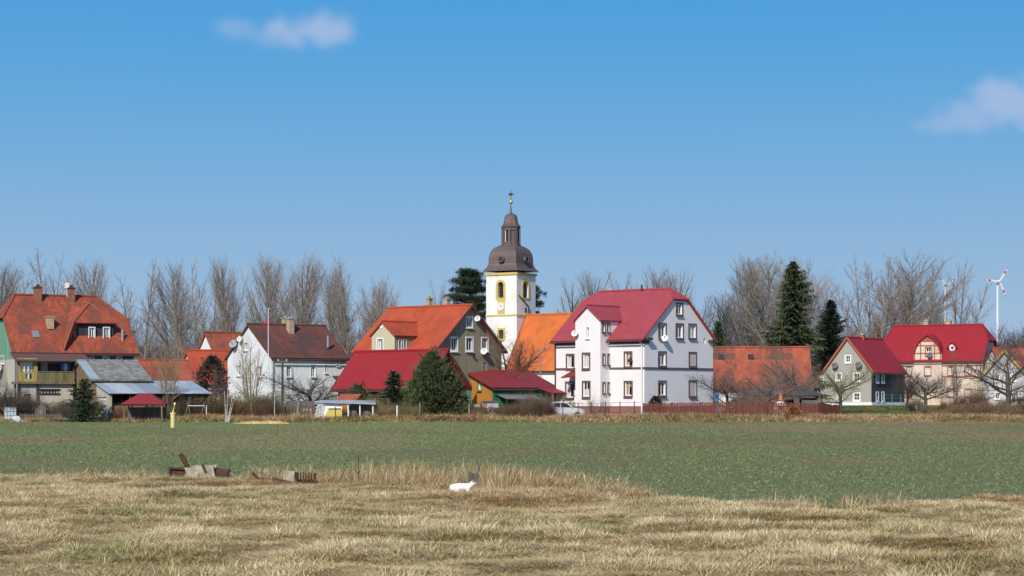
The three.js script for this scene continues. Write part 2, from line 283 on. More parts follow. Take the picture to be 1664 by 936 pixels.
// one window in an opening of a wall: frame and glazing bars, with pane, curtain, sill and surround as its pieces
function makeWindow(o, fm, [x0, y0, x1, y1], st = {}) {
  const { surround, sw = .12, frame = M.whitePaint, cols = 2, rows = 1, curtain = 'left', sill = true, arch = false, blind } = st;
  const w = x1 - x0, h = y1 - y0, cx = (x0 + x1) / 2, cy = (y0 + y1) / 2, lz = -.13, f = Math.min(.085, w * .16);
  let m;
  if (blind) { m = mesh('blind_window', box(w - .006, h - .006, .05, 0, 0, -.05), blind, o); place(m, fm.clone().multiply(new THREE.Matrix4().makeTranslation(cx, cy, 0))); }
  else {
    const g = [box(w - .004, f, .07, 0, h / 2 - f / 2 - .002, lz), box(w - .004, f, .07, 0, -h / 2 + f / 2 + .002, lz), box(f, h - 2 * f - .004, .07, -w / 2 + f / 2 + .002, 0, lz), box(f, h - 2 * f - .004, .07, w / 2 - f / 2 - .002, 0, lz)];
    for (let i = 1; i < cols; i++) g.push(box(.06, h - 2 * f - .01, .06, -w / 2 + w * i / cols, 0, lz));
    for (let i = 1; i < rows; i++) g.push(box(w - 2 * f - .01, .05, .05, 0, -h / 2 + h * i / rows, lz));
    m = mesh('window', g, frame, o); place(m, fm.clone().multiply(new THREE.Matrix4().makeTranslation(cx, cy, 0)));
    mesh('pane', box(w - 2 * f + .02, h - 2 * f + .02, .006, 0, 0, lz - .012), M.glass, m);
    const cz = lz - .1;
    if (curtain === 'sides') { mesh('curtain', box(w * .3, h * .96, .02, -w * .33, 0, cz, 0, .12), M.curtain, m); mesh('curtain', box(w * .24, h * .96, .02, w * .36, 0, cz, 0, -.12), M.curtain, m); }
    else if (curtain === 'left') mesh('curtain', box(w * .26, h * .96, .02, -w * .34, 0, cz, 0, .2), M.curtain, m);
    else if (curtain === 'full') mesh('curtain', box(w * .96, h * .96, .02, 0, 0, cz), M.curtain, m);
    else if (curtain === 'half') mesh('curtain', box(w * .96, h * .5, .02, 0, -h * .22, cz), M.curtain, m);
    else if (curtain === 'warm') mesh('curtain', [box(w * .36, h * .9, .02, -w * .3, 0, cz, 0, .1), box(w * .5, h * .3, .02, w * .2, h * .3, cz)], M.curtainWarm, m);
  }
  if (sill) mesh('sill', box(w + .22, .06, .2, 0, -h / 2 - .03 - (surround ? sw : 0), .05), surround || M.stone, m);
  if (surround && !arch) mesh('surround', ring(-w / 2, -h / 2, w / 2, h / 2, sw, -.02, .035), surround, m);
  return m;
}
function wall(o, fm, outline, wins, material, th = .32) {
  const holes = [];
  for (const [r, st = {}, local] of wins) { const q = local ? r : hitRect(o, fm, r); holes.push(q); makeWindow(o, fm, q, st); }
  const g = wallGeo(outline, holes.map((q) => rectPath(...q)), th); g.applyMatrix4(fm);
  return mesh('wall', g, material, o);
}
function gableLine(W, He, Hr, half, drop = .07) { const k = (Hr - He) / (W / 2); if (!half) return [[.003, -.5], [W - .003, -.5], [W - .003, He - drop], [W / 2, Hr - drop], [.003, He - drop]]; const e = (Hr - half) / k; return [[.003, -.5], [W - .003, -.5], [W - .003, He - drop], [W / 2 + e, half - drop], [W / 2 - e, half - drop], [.003, He - drop]]; }
function gableRoof(o, { x0, x1, W, He, Hr, oe = .45, og = .3, hipL, hipR, th = .16, ridge = true, gutter = true, oeb = oe }, material, capMat = material) {
  const k = (Hr - He) / (W / 2), a = x0 - og, b = x1 + og, zm = -W / 2, up = .09, yF = He - k * oe + up, yB = He - k * oeb + up, R = Hr + up;
  const zy = (y) => (R - y) / k;
  const L = hipL ? { x: a + hipL.s, y: hipL.y + up } : { x: a, y: R }, Q = hipR ? { x: b - hipR.s, y: hipR.y + up } : { x: b, y: R };
  const front = [V(a, yF, oe), V(b, yF, oe)], back = [V(b, yB, -W - oeb), V(a, yB, -W - oeb)];
  if (hipR) { front.push(V(b, Q.y, zm + zy(Q.y))); back.unshift(V(b, Q.y, zm - zy(Q.y))); }
  front.push(V(Q.x, R, zm), V(L.x, R, zm)); back.unshift(V(Q.x, R, zm)); back.push();
  if (hipL) { front.push(V(a, L.y, zm + zy(L.y))); back.push(V(a, L.y, zm - zy(L.y))); }
  back.push(V(L.x, R, zm));
  const g = [slab(front, th), slab(back, th)];
  if (hipR) g.push(slab([V(b + .02, Q.y - .02, zm + zy(Q.y)), V(b + .02, Q.y - .02, zm - zy(Q.y)), V(Q.x, R, zm)], th));
  if (hipL) g.push(slab([V(a - .02, L.y - .02, zm - zy(L.y)), V(a - .02, L.y - .02, zm + zy(L.y)), V(L.x, R, zm)], th));
  const m = mesh('roof', g, material, o);
  if (ridge) { const c = [bar(V(L.x - .05, R + .02, zm), V(Q.x + .05, R + .02, zm), .11, .11, 8)]; if (hipR) for (const s of [-1, 1]) c.push(bar(V(b, Q.y, zm + s * zy(Q.y)), V(Q.x, R, zm), .09)); if (hipL) for (const s of [-1, 1]) c.push(bar(V(a, L.y, zm + s * zy(L.y)), V(L.x, R, zm), .09)); mesh('ridge_cap', c, capMat, m); }
  if (gutter) mesh('gutter', bar(V(a, yF - .16, oe + .06), V(b, yF - .16, oe + .06), .075), M.gutter, m);
  m.userData.slope = k; return m;
}
function chimney(roof, x, z, w, d, y0, y1, material, cap = M.concrete) { const c = mesh('chimney', box(w, y1 - y0, d, x, (y0 + y1) / 2, z), material, roof); mesh('chimney_cap', [box(w + .14, .1, d + .14, x, y1 + .05, z), box(w * .5, .22, d * .5, x, y1 + .2, z)], cap, c); return c; }
const dishBowl = (() => { const pts = []; for (let i = 0; i <= 7; i++) { const t = i / 7; pts.push(new THREE.Vector2(Math.max(.001, t), t * t * .16)); } for (let i = 7; i >= 0; i--) { const t = i / 7; pts.push(new THREE.Vector2(Math.max(.001, t), t * t * .16 - .03)); } return new THREE.LatheGeometry(pts, 22); })();
function dish(o, fm, px, py, r, material = M.whiteDish) {       // satellite dish on a wall bracket, turned to the south-west sky
  const [x, y] = hit(o, fm, px, py), m = new THREE.Mesh(plainGeo(dishBowl.clone().scale(r, r, r)), material); metreUV(m.geometry); m.name = 'satellite_dish'; m.castShadow = true; o.add(m);
  const off = r * .55 + .14, p = V(x, y, off).applyMatrix4(fm); m.position.copy(p);
  const want = V(-.33, .42, .85).normalize().applyQuaternion(o.quaternion.clone().invert()); m.quaternion.setFromUnitVectors(V(0, 1, 0), want);
  const inv = m.quaternion.clone().invert(), loc = (v) => v.clone().applyMatrix4(fm).sub(p).applyQuaternion(inv);
  mesh('bracket', [bar(loc(V(x, y - r * .6, -.05)), loc(V(x, y - .1, off * .8)), .03), bar(V(0, -.02, 0), loc(V(x, y - .1, off * .7)), .04)], M.darkMetal, m);
  mesh('receiver_arm', [bar(V(0, 0, -r), V(0, r * .8, -r * .1), .018), box(.08, .1, .08, 0, r * .82, -r * .08)], M.darkMetal, m);
  return m;
}
// corner house: origin at the near corner, front along local x, near gable on the right (side 1) or left (side -1)
function cornerHouse(s) {
  const o = thing(s.name, s.label, s.category || 'house', onG(s.px, s.d), s.yaw * Math.PI / 180, s.group);
  const fr = face('front'), gf = face(s.side > 0 ? 'right' : 'left');
  const L = Math.abs(hit(o, fr, s.frontPx, HZ)[0]), W = s.W || Math.abs(hit(o, gf, s.gablePx, HZ)[0]);
  const He = s.He ?? hit(o, fr, s.px, s.eavePy)[1], Hr = s.Hr ?? hit(o, gf, s.apexPx, s.ridgePy)[1];
  const x0 = s.side > 0 ? -L : 0, x1 = s.side > 0 ? 0 : L;
  return { o, L, W, He, Hr, x0, x1, front: fr, gable: s.side > 0 ? gf : gf.clone().multiply(new THREE.Matrix4().makeTranslation(-W, 0, 0)), far: s.side > 0 ? face('left', x0, 0, -W) : face('right', x1, 0, 0), back: face('back', x1, 0, -W) };
}
function shell(h, frontWins, gableWins, frontMat, gableMat, half) {
  const { o, L, W, He, Hr, x0, x1 } = h;
  wall(o, h.front, rectPath(x0 + .003, -.5, x1 - .003, He - .1), frontWins, frontMat);
  wall(o, h.gable, gableLine(W, He, Hr, half), gableWins, gableMat);
  wall(o, h.far, gableLine(W, He, Hr, half), [], gableMat);
  wall(o, h.back, rectPath(.003, -.5, L - .003, He - .1), [], frontMat);
}
// gabled wall bay that rises through the eaves: walls and saddle roof running back into the main slope
function bay(h, { xa, xb, pr, eave, apex, wins = [], sideWins = [], roofMat, wallMat, sideMat = wallMat, y0 = -.5, ov = .22 }) {
  const { o, He, Hr, W } = h, k = (Hr - He) / (W / 2), xm = (xa + xb) / 2, bk = (apex - eave) / ((xb - xa) / 2), fm = face('front', xa, 0, pr), w = xb - xa;
  wall(o, fm, [[.003, y0], [w - .003, y0], [w - .003, eave - .06], [w / 2, apex - .06], [.003, eave - .06]], wins, wallMat, .25);
  const back = Math.max(0, (eave - He) / k) + .2, dp = pr + back;
  const side = [[.003, y0], [pr + (y0 > He - 1 ? back : -.003), y0], [pr + back, Math.max(eave - .1, y0 + .2)], [.003, eave - .1]];
  wall(o, face('right', xb, 0, pr), side, sideWins, sideMat, .2);
  const sl = side.map(([a, b]) => [dp - a, b]).reverse(); wall(o, face('left', xa, 0, pr - dp), sl, [], wallMat, .2);
  const zt = (y) => -(y - He) / k - .35, R = apex + .06, ye = eave - bk * ov + .06;
  const g = [slab([V(xb + ov, ye, pr + ov), V(xb + ov, ye, Math.min(pr, zt(ye) + .2)), V(xm, R, zt(R)), V(xm, R, pr + ov)], .12), slab([V(xa - ov, ye, Math.min(pr, zt(ye) + .2)), V(xa - ov, ye, pr + ov), V(xm, R, pr + ov), V(xm, R, zt(R))], .12)];
  const m = mesh('bay_roof', g, roofMat, o); mesh('ridge_cap', bar(V(xm, R + .02, pr + ov), V(xm, R + .02, zt(R)), .09), roofMat, m);
  return m;
}

// ================================================================ the white corner house
{
  const h = cornerHouse({ name: 'white_house', label: 'large white corner house with pink metal roof right of the church', px: 1047, d: 183, yaw: -42, side: 1, frontPx: 902.5, gablePx: 1158.5, eavePy: 545, apexPx: 1102, ridgePy: 470 });
  const { o, W, x0 } = h, s = { surround: M.trim, sw: .13 };
  const half = hit(o, face('right', 0, 0, 0), 1103, 487.5)[1];
  const bayF = face('front', 0, 0, 1.35), xa = hit(o, bayF, 935, 600)[0], xb = hit(o, bayF, 975.6, 600)[0];
  shell(h, [[[921.4, 577, 932, 598], s], [[920, 622, 931.5, 646], s], [[1015.5, 573, 1026, 595], { ...s, curtain: 'warm' }], [[1015.5, 621, 1026.5, 643], { ...s, curtain: 'warm' }]],
    [[[1099.5, 494, 1108.5, 511], s], [[1071, 527, 1081.5, 549], { ...s, curtain: 'left' }], [[1099, 527.5, 1109.5, 549], s], [[1119.7, 528, 1130.5, 549], { ...s, curtain: 'full' }],
      [[1070.5, 573, 1081.5, 594], s], [[1120.2, 574, 1130.8, 594.5], { ...s, blind: M.greyBlind }], [[1070.7, 620.5, 1081.5, 642.5], s], [[1120.2, 620, 1131, 643.5], { ...s, blind: M.greyBlind }],
      [[1143.5, 550, 1146.5, 558.5], { curtain: 'full', cols: 1, sill: false }]], M.white, M.white, half);
  const roof = gableRoof(o, { ...h, oe: .5, og: .22, hipL: { s: 1.25, y: half }, hipR: { s: 1.25, y: half } }, M.pinkRoof);
  const ap = hit(o, bayF, 955, 497)[1], ev = hit(o, bayF, 974, 518)[1], sd = face('right', xb, 0, 1.35), nw = (a, b, c, d) => [[a, b, c, d], { ...s, sw: .08, cols: 1, curtain: 'none' }];
  bay(h, { xa, xb, pr: 1.35, eave: ev, apex: ap, roofMat: M.pinkRoof, wallMat: M.white,
    wins: [[[953.2, 532, 957.3, 549], { surround: M.whitePaint, sw: .08, cols: 1, curtain: 'full' }], [[947.3, 575, 957.6, 598], { ...s, curtain: 'full' }], [[947.5, 621, 958, 644.5], { ...s, curtain: 'half' }]],
    sideWins: [nw(979, 525, 983, 539), nw(987, 525, 990.4, 539), nw(979.6, 576, 983, 592), nw(987.6, 576, 990.8, 592), nw(979.6, 622, 983, 638.5), nw(987.6, 622, 990.8, 638.5)] });
  const yS = hit(o, h.front, 1040, 598)[1], yF = h.He - .62, yP = hit(o, h.front, 1044, 660)[1];
  const g = [];
  for (const y of [yS]) { g.push(box(-xb - .02, .16, .1, xb / 2, y, .03), box(xa - x0 - .02, .16, .1, (xa + x0) / 2, y, .03), box(.1, .16, W + .1, .032, y, -W / 2)); }
  mesh('string_course', g[1], M.trim, o); mesh('string_course', [g[0], g[2]], M.trim, o);
  mesh('eaves_frieze', box(xa - x0 - .02, .42, .07, (xa + x0) / 2, yF + .08, .02), M.trim, o); mesh('eaves_frieze', [box(-xb - .02, .42, .07, xb / 2, yF + .08, .02), box(.06, .42, .7, .022, yF + .08, -.3)], M.trim, o);
  mesh('plinth', [box(-xb - .02, yP + .5, .12, xb / 2 + .02, yP / 2 - .25, .03), box(xa - x0 - .02, yP + .5, .12, (xa + x0) / 2, yP / 2 - .25, .03), box(.12, yP + .5, W + .14, .034, yP / 2 - .25, -W / 2), box(xb - xa + .1, yP + .5, .12, (xa + xb) / 2, yP / 2 - .25, 1.38), box(.12, yP + .5, 1.3, xb + .03, yP / 2 - .25, .66)], M.plinth, o);
  mesh('downpipe', [bar(V(-.2, .1, .13), V(-.2, h.He - .75, .13), .06), bar(V(-.2, h.He - .75, .13), V(-.2, h.He - .5, .5), .05)], M.whitePaint, o);
  mesh('downpipe', [bar(V(x0 + .06, .1, .1), V(x0 + .06, h.He - .7, .1), .06), bar(V(x0 + .06, h.He - .7, .1), V(x0 + .06, h.He - .45, .48), .05)], M.darkMetal, o);
  for (const z of [-.35, -W + .35]) mesh('eaves_return', box(.45, .22, .8, .2, h.He - .3, z), M.gutter, o);
  dish(o, face('front', xa, 0, 1.35), 937.5, 542, .31); dish(o, h.gable, 1076, 550, .31);
  // side entrance left of the bay: open orange door, sloping canopy, steps with rails
  const dx = xa - .1, dy = hit(o, h.front, 933, 653)[1];
  mesh('door', [box(.07, 2.05, .86, dx - .06, dy + 1.03, .62)], M.orangeDoor, o);
  mesh('door_canopy', slab([V(dx - 1.5, dy + 2.25, 1.5), V(dx + .08, dy + 2.35, 1.5), V(dx + .08, dy + 2.95, .03), V(dx - 1.5, dy + 2.85, .03)], .1), M.maroonRoof, o);
  const st = []; for (let i = 0; i < 5; i++) st.push(box(1.2, dy * (1 - i / 5), .3, dx - .8, dy * (1 - i / 5) / 2, .9 + i * .3)); mesh('doorstep', st, M.concrete, o);
  for (const q of [-1.42, -.2]) mesh('handrail', [bar(V(dx + q, dy + .85, .7), V(dx + q, .85, 2.5), .025), bar(V(dx + q, dy, .75), V(dx + q, dy + .85, .75), .025), bar(V(dx + q, 0, 2.4), V(dx + q, .9, 2.4), .025)], M.darkMetal, o);
  mesh('wall_lamp', [box(.3, .28, .3, hit(o, h.front, 1024, 586)[0] + .2, hit(o, h.front, 1024, 586)[1], .28), bar(V(hit(o, h.front, 1024, 586)[0] + .2, hit(o, h.front, 1024, 586)[1], 0), V(hit(o, h.front, 1024, 586)[0] + .2, hit(o, h.front, 1024, 586)[1], .2), .03)], M.darkMetal, o);
  mesh('vent_pipe', cyl(.09, .09, .5, -4.2, h.Hr + .3, -W / 2 + .2), M.darkMetal, roof);
}

// ================================================================ the olive house with the orange roof
{
  const h = cornerHouse({ name: 'olive_house', label: 'olive gabled house with bright orange tiled roof left of the church tower', px: 709.6, d: 189, yaw: -41, side: 1, frontPx: 580.5, gablePx: 815, eavePy: 563, apexPx: 763, ridgePy: 497 });
  const { o, W } = h, s = { surround: M.whitePaint, sw: .12, curtain: 'left' };
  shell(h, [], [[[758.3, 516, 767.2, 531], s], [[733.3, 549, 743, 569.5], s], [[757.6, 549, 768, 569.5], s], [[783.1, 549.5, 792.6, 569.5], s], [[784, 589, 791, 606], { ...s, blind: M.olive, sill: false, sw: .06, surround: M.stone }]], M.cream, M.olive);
  const roof = gableRoof(o, { ...h, oe: .55, og: .35 }, M.orangeRoof);
  const bf = face('front', 0, 0, 1.85), xa = hit(o, bf, 604, 560)[0], xb = hit(o, bf, 641.3, 560)[0];
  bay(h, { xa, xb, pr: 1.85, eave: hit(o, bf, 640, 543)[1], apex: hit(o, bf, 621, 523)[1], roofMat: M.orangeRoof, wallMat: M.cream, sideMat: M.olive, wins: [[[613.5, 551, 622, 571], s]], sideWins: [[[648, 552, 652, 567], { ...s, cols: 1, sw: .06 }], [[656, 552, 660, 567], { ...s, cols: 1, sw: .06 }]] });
  const c = hit(o, face('front', xa, 0, 1.85), 620, 530); mesh('round_vent', cyl(.22, .22, .05, xa + c[0], c[1], 1.87, 18, Math.PI / 2), M.whitePaint, o);
  for (const [a, b] of [[697.5, 486], [726.7, 487]]) { const q = hit(o, face('front', 0, 0, -W / 2 - .5), a, b); chimney(roof, q[0], -W / 2 - .5, .42, .5, h.Hr - 1, q[1], M.chimneyBeige); }
  dish(o, h.gable, 772, 518, .30); dish(o, h.gable, 782.6, 571, .33);
  mesh('barge_board', [beam(V(.36, h.He - .35, .36), V(.36, h.Hr + .0, -W / 2), .05, .2), beam(V(.36, h.He - .35, -W - .36), V(.36, h.Hr + .0, -W / 2), .05, .2)], M.gutter, o);
  mesh('downpipe', bar(V(-.1, .1, .1), V(-.1, h.He - .5, .1), .05), M.darkMetal, o);
  mesh('wall_lamp', [box(.2, .22, .2, .16, hit(o, h.gable, 767, 577)[1], -hit(o, h.gable, 767, 577)[0])], M.darkMetal, o);
}

// ================================================================ the red metal barn in front of it
{
  const h = cornerHouse({ name: 'red_barn', label: 'timber barn with crimson metal roof in front of the olive house', category: 'barn', px: 690, d: 178, yaw: -41, side: 1, frontPx: 549, gablePx: 755, eavePy: 622, apexPx: 723, ridgePy: 570 });
  const { o, W, L, He } = h;
  shell(h, [[[556, 640, 562, 656], { cols: 1, curtain: 'none', sill: false }]], [], M.brownBoards, M.brownBoards);
  gableRoof(o, { ...h, oe: .6, og: .4, ridge: true }, M.redRoof);
  for (let i = 0; i < 6; i++) mesh('timber_post', box(.16, He, .1, -.2 - i * (L - .4) / 5, He / 2 - .12, .04), M.oldWood, o);
  mesh('barn_door', [box(2.3, 2.4, .07, -3.4, 1.2, .06), box(2.3, .14, .05, -3.4, .6, .12), box(2.3, .14, .05, -3.4, 1.9, .12)], M.brownBoards, o);
  mesh('barge_board', [beam(V(.41, He - .45, .5), V(.41, h.Hr, -W / 2), .05, .22), beam(V(.41, He - .45, -W - .5), V(.41, h.Hr, -W / 2), .05, .22)], M.brownBoards, o);
}

// ================================================================ long low shed with maroon roof and orange end wall
{
  const o = thing('low_shed', 'long low shed with maroon roof and orange end wall beside the white house', 'shed', onG(800, 188), 25 * Math.PI / 180);
  const fr = face('front'), gl = face('left'), L = hit(o, fr, 902, HZ)[0], W = -hit(o, gl, 758, HZ)[0], He = hit(o, fr, 800, 628)[1], Hb = hit(o, gl, 759, 603)[1];
  wall(o, fr, rectPath(.003, -.4, L, He - .1), [[[836, 640, 850, 652], { curtain: 'none' }]], M.greenWall);
  wall(o, face('left', 0, 0, -W), [[.003, -.4], [W - .003, -.4], [W - .003, He - .07], [.003, Hb - .07]], [[[776.5, 620.5, 782.5, 633.5], { cols: 1, curtain: 'full', surround: M.green, sw: .1 }]], M.orangeWall);
  wall(o, face('right', L, 0, 0), [[.003, -.4], [W - .003, -.4], [W - .003, Hb - .07], [.003, He - .07]], [], M.orangeWall);
  wall(o, face('back', L, 0, -W), rectPath(.003, -.4, L, Hb - .1), [], M.orangeWall);
  const k = (Hb - He) / W, r = mesh('roof', slab([V(-.35, He - .5 * k + .09, .5), V(L + .1, He - .5 * k + .09, .5), V(L + .1, Hb + .3 * k + .09, -W - .3), V(-.35, Hb + .3 * k + .09, -W - .3)], .12), M.maroonRoof, o);
  const xl = hit(o, fr, 877, HZ)[0]; mesh('lean_to_roof', slab([V(xl + .4, He - .55, 1.9), V(L + .1, He - .55, 1.9), V(L + .1, He - .5 * k + .05, .45), V(xl - .4, He - .5 * k + .05, .45)], .1), M.maroonRoof, r);
  mesh('gutter', bar(V(-.3, He - .3, .56), V(xl - .5, He - .3, .56), .06), M.gutter, r);
  for (const x of [xl + .5, L]) mesh('timber_post', box(.14, He - .65, .14, x, (He - .65) / 2, 1.7), M.oldWood, o);
  mesh('canopy', slab([V(.4, He - 1.1, 2.2), V(xl - .6, He - 1.15, 2.2), V(xl - .6, He - .75, .05), V(.4, He - .7, .05)], .06), M.tarp, o);
  for (const x of [.5, 2.2, xl - .7]) mesh('canopy_post', bar(V(x, -.1, 2.1), V(x, He - 1.12, 2.1), .05), M.darkMetal, o);
  const s = thing('green_sheet', 'bright green plastic sheet between the barn and orange end wall', 'sheet', onG(755, 190)), pts = [];
  for (let i = 0; i <= 10; i++) pts.push(new THREE.Vector2(-.6 + i * .12, Math.sin(i * 1.9) * .09)); for (let i = 10; i >= 0; i--) pts.push(new THREE.Vector2(-.6 + i * .12, Math.sin(i * 1.9) * .09 - .02));
  mesh('sheet', new THREE.ExtrudeGeometry(new THREE.Shape(pts), { depth: 3.2, bevelEnabled: false }).rotateX(-Math.PI / 2).translate(0, .1, 0), M.green, s); mesh('sheet_rail', bar(V(-.65, 3.3, 0), V(.7, 3.3, 0), .04), M.oldWood, s); for (const x of [-.62, .66]) mesh('sheet_post', bar(V(x, -.1, 0), V(x, 3.35, 0), .04), M.oldWood, s);
}

// ================================================================ the church
{
  const o = thing('church', 'white church tower with bell-shaped dark dome and orange nave roof', 'church', onG(839.6, 290), -32 * Math.PI / 180);
  const W = Math.abs(hit(o, face('front'), 790, HZ)[0]), fr = face('front'), gr = face('right'), Hc = hit(o, fr, 839, 443)[1], Y = M.yellow;
  const openings = [], rightOpen = [];
  const rectF = hitRect(o, fr, [809, 458, 818.3, 484]), rectR = hitRect(o, gr, [850, 457, 858.5, 484]), low = hitRect(o, fr, [810.5, 536, 818, 550]);
  const mk = (fm, r, list) => {
    list.push(archPath(...r));
    const [x0, y0, x1, y1] = r, w = x1 - x0, h = y1 - y0, ow = .34;
    const out = new THREE.Shape(archPath(-w / 2 - ow, -h / 2 - ow * .6, w / 2 + ow, h / 2 + ow).map((p) => new THREE.Vector2(...p))); out.holes.push(new THREE.Path(archPath(-w / 2, -h / 2, w / 2, h / 2).map((p) => new THREE.Vector2(...p))));
    const m = mesh('sound_window', [box(.07, h - .1, .06, 0, 0, -.3), ...[-.3, -.1, .1, .3].map((t) => box(w, .06, .06, 0, t * h, -.3))], M.darkMetal, o); place(m, fm.clone().multiply(new THREE.Matrix4().makeTranslation((x0 + x1) / 2, (y0 + y1) / 2, 0)));
    mesh('surround', new THREE.ExtrudeGeometry(out, { depth: .1, bevelEnabled: false }).translate(0, 0, -.03), Y, m); mesh('louvre_board', box(w + .1, h + .1, .06, 0, 0, -.45), M.black, m);
  };
  mk(fr, rectF, openings); mk(gr, rectR, rightOpen);
  const fw = wallGeo(rectPath(-W + .003, -.5, -.003, Hc), [...openings, rectPath(...low)], .8), rw = wallGeo(rectPath(.003, -.5, W - .003, Hc), rightOpen, .8).applyMatrix4(gr);
  mesh('tower_wall', [fw, rw, box(.8, Hc + .5, W - .006, -W + .4, Hc / 2 - .25, -W / 2), box(W - .006, Hc + .5, .8, -W / 2, Hc / 2 - .25, -W + .39)], M.churchWhite, o);
  makeWindow(o, fr, low, { surround: Y, sw: .3, cols: 2, rows: 3, frame: M.darkMetal, curtain: 'none' });
  const yStr = hit(o, fr, 830, 512)[1];
  const band = (y, hh, out, name) => mesh(name, [box(W + 2 * out, hh, W + 2 * out, -W / 2, y, -W / 2)], Y, o);
  band(yStr, .2, .09, 'string_course'); band(Hc - .1, .34, .16, 'cornice');
  // clock on its yellow panel
  const [px0, py0] = hit(o, fr, 808.5, 510), [px1, py1] = hit(o, fr, 820.5, 486), cc = hit(o, fr, 813.6, 498), cl = mesh('clock_panel', box(px1 - px0, py1 - py0, .08, (px0 + px1) / 2, (py0 + py1) / 2, .02), Y, o);
  const face1 = mesh('clock_face', cyl(.62, .62, .06, cc[0], cc[1], .09, 28, Math.PI / 2), M.whitePaint, cl);
  const ticks = []; for (let i = 0; i < 12; i++) { const a = i * Math.PI / 6; ticks.push(box(.05, .13, .02, cc[0] + Math.sin(a) * .51, cc[1] + Math.cos(a) * .51, .127, 0, 0, -a)); }
  mesh('clock_hands', [...ticks, box(.05, .4, .02, cc[0] - .02, cc[1] + .17, .14, 0, 0, -.1), box(.06, .3, .02, cc[0] + .12, cc[1] + .02, .155, 0, 0, -1.4)], M.black, cl);
  // thin dark diagonal strip on the right face, turned straight down below
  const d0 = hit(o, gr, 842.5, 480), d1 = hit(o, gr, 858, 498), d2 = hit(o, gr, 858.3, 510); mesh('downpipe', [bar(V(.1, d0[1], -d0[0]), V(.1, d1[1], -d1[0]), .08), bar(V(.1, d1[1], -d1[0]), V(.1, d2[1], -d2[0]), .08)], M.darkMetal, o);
  const sl = hit(o, gr, 854, 504); mesh('slit_window', box(.08, .7, .35, .01, sl[1], -sl[0]), M.black, o);
  // domes: square bell roof, octagonal lantern, cap, spire
  const cx = -W / 2, cz = -W / 2, dpx = 292.5, hy = (py) => EYE + (HZ - py) * dpx / F - o.position.y;
  const turned = (pts, n, ph) => { const g = new THREE.LatheGeometry(pts.map(([r, y]) => new THREE.Vector2(r, y)), n).toNonIndexed(); g.deleteAttribute('normal'); g.computeVertexNormals(); return toCreasedNormals(plainGeo(g.rotateY(ph)), .5).translate(cx, 0, cz); };
  const q = (W / 2) / .7071, sc = [[1.15, 441], [1.07, 438], [.985, 434.5], [.93, 431], [.905, 426.5], [.90, 421.5], [.895, 417], [.865, 412.5], [.81, 408], [.73, 404.2], [.62, 401.3], [.50, 399.2], [.40, 397.8]];
  const dome = mesh('dome', [turned([[0, hy(441.6)], ...sc.map(([r, y]) => [r * q, hy(y)]), [0, hy(397.5)]], 4, Math.PI / 4)], M.dome, o);
  for (const [kind, fm] of [['front', face('front', -W / 2, 0, -.02)], ['right', face('right', -.02, 0, -W / 2)]]) { const m = mesh('dormer_vent', [cyl(.42, .42, .7, 0, 0, -.2, 16, Math.PI / 2), new THREE.TorusGeometry(.42, .07, 8, 18).translate(0, 0, .16)], M.dome, dome); place(m, fm.clone().multiply(new THREE.Matrix4().makeTranslation(0, hy(422), 0))); mesh('louvre_board', box(.5, .5, .06, 0, 0, .15), M.black, m); }
  const lr = 1.28, l0 = hy(398), l1 = hy(368);
  const lantern = mesh('lantern', turned([[0, l0 - .2], [lr * 1.12, l0 - .2], [lr * 1.12, l0 + .15], [lr, l0 + .2], [lr, l0 + .55], [lr * .86, l0 + .56], [lr * .86, l1 - .5], [lr, l1 - .49], [lr, l1], [0, l1]], 8, Math.PI / 8), M.dome, o);
  for (let i = 0; i < 8; i++) { const a = i * Math.PI / 4 + Math.PI / 8 + Math.PI / 8 * 0, x = cx + Math.sin(a) * lr * .96, z = cz + Math.cos(a) * lr * .96; mesh('lantern_post', box(.3, l1 - l0 - .2, .3, x, (l0 + l1) / 2, z, 0, a), M.dome, lantern); }
  for (let i = 0; i < 8; i += 2) { const a = i * Math.PI / 4, m = mesh('lantern_window', [box(.62, l1 - l0 - 1.0, .08, 0, 0, 0), cyl(.31, .31, .08, 0, (l1 - l0 - 1) / 2, 0, 14, Math.PI / 2)], M.black, lantern); m.position.set(cx + Math.sin(a) * lr * .86, (l0 + l1) / 2 - .05, cz + Math.cos(a) * lr * .86); m.rotation.y = a; mesh('mullion', [box(.09, l1 - l0 - 1, .06, -.18, 0, .07)], M.whitePaint, m); }
  const cap = [[1.42, 368.5], [1.44, 367], [1.2, 364.5], [1.05, 361], [.98, 357], [.93, 352.5], [.80, 349], [.58, 347], [.28, 345.8], [.14, 343.5], [.06, 334]];
  mesh('lantern_cap', turned([[0, l1 - .05], ...cap.map(([r, y]) => [r, hy(y)]), [0, hy(334)]], 8, Math.PI / 8), M.dome, o);
  const spire = mesh('spire', [bar(V(cx, hy(338), cz), V(cx, hy(307), cz), .06, .03)], M.darkMetal, o);
  mesh('golden_ball', new THREE.SphereGeometry(.31, 18, 12).translate(cx, hy(327), cz), M.gold, spire);
  mesh('weather_vane', [box(.62, .36, .03, cx - .05, hy(314.6), cz), box(.3, .1, .03, cx + .4, hy(314.6), cz)], M.darkMetal, spire);
  // nave running off to the right of the tower
  const n0 = .02, n1 = 17, hw = 5.1, Hr = hit(o, face('front', 0, 0, -W / 2), 858, 511.5)[1], He = 6.4, zc = -W / 2, k = (Hr - He) / hw;
  mesh('nave_wall', [box(n1 - .5, He + .5, .6, n1 / 2, He / 2 - .28, zc + hw - .3), box(n1 - .5, He + .5, .6, n1 / 2, He / 2 - .28, zc - hw + .3)], M.churchWhite, o);
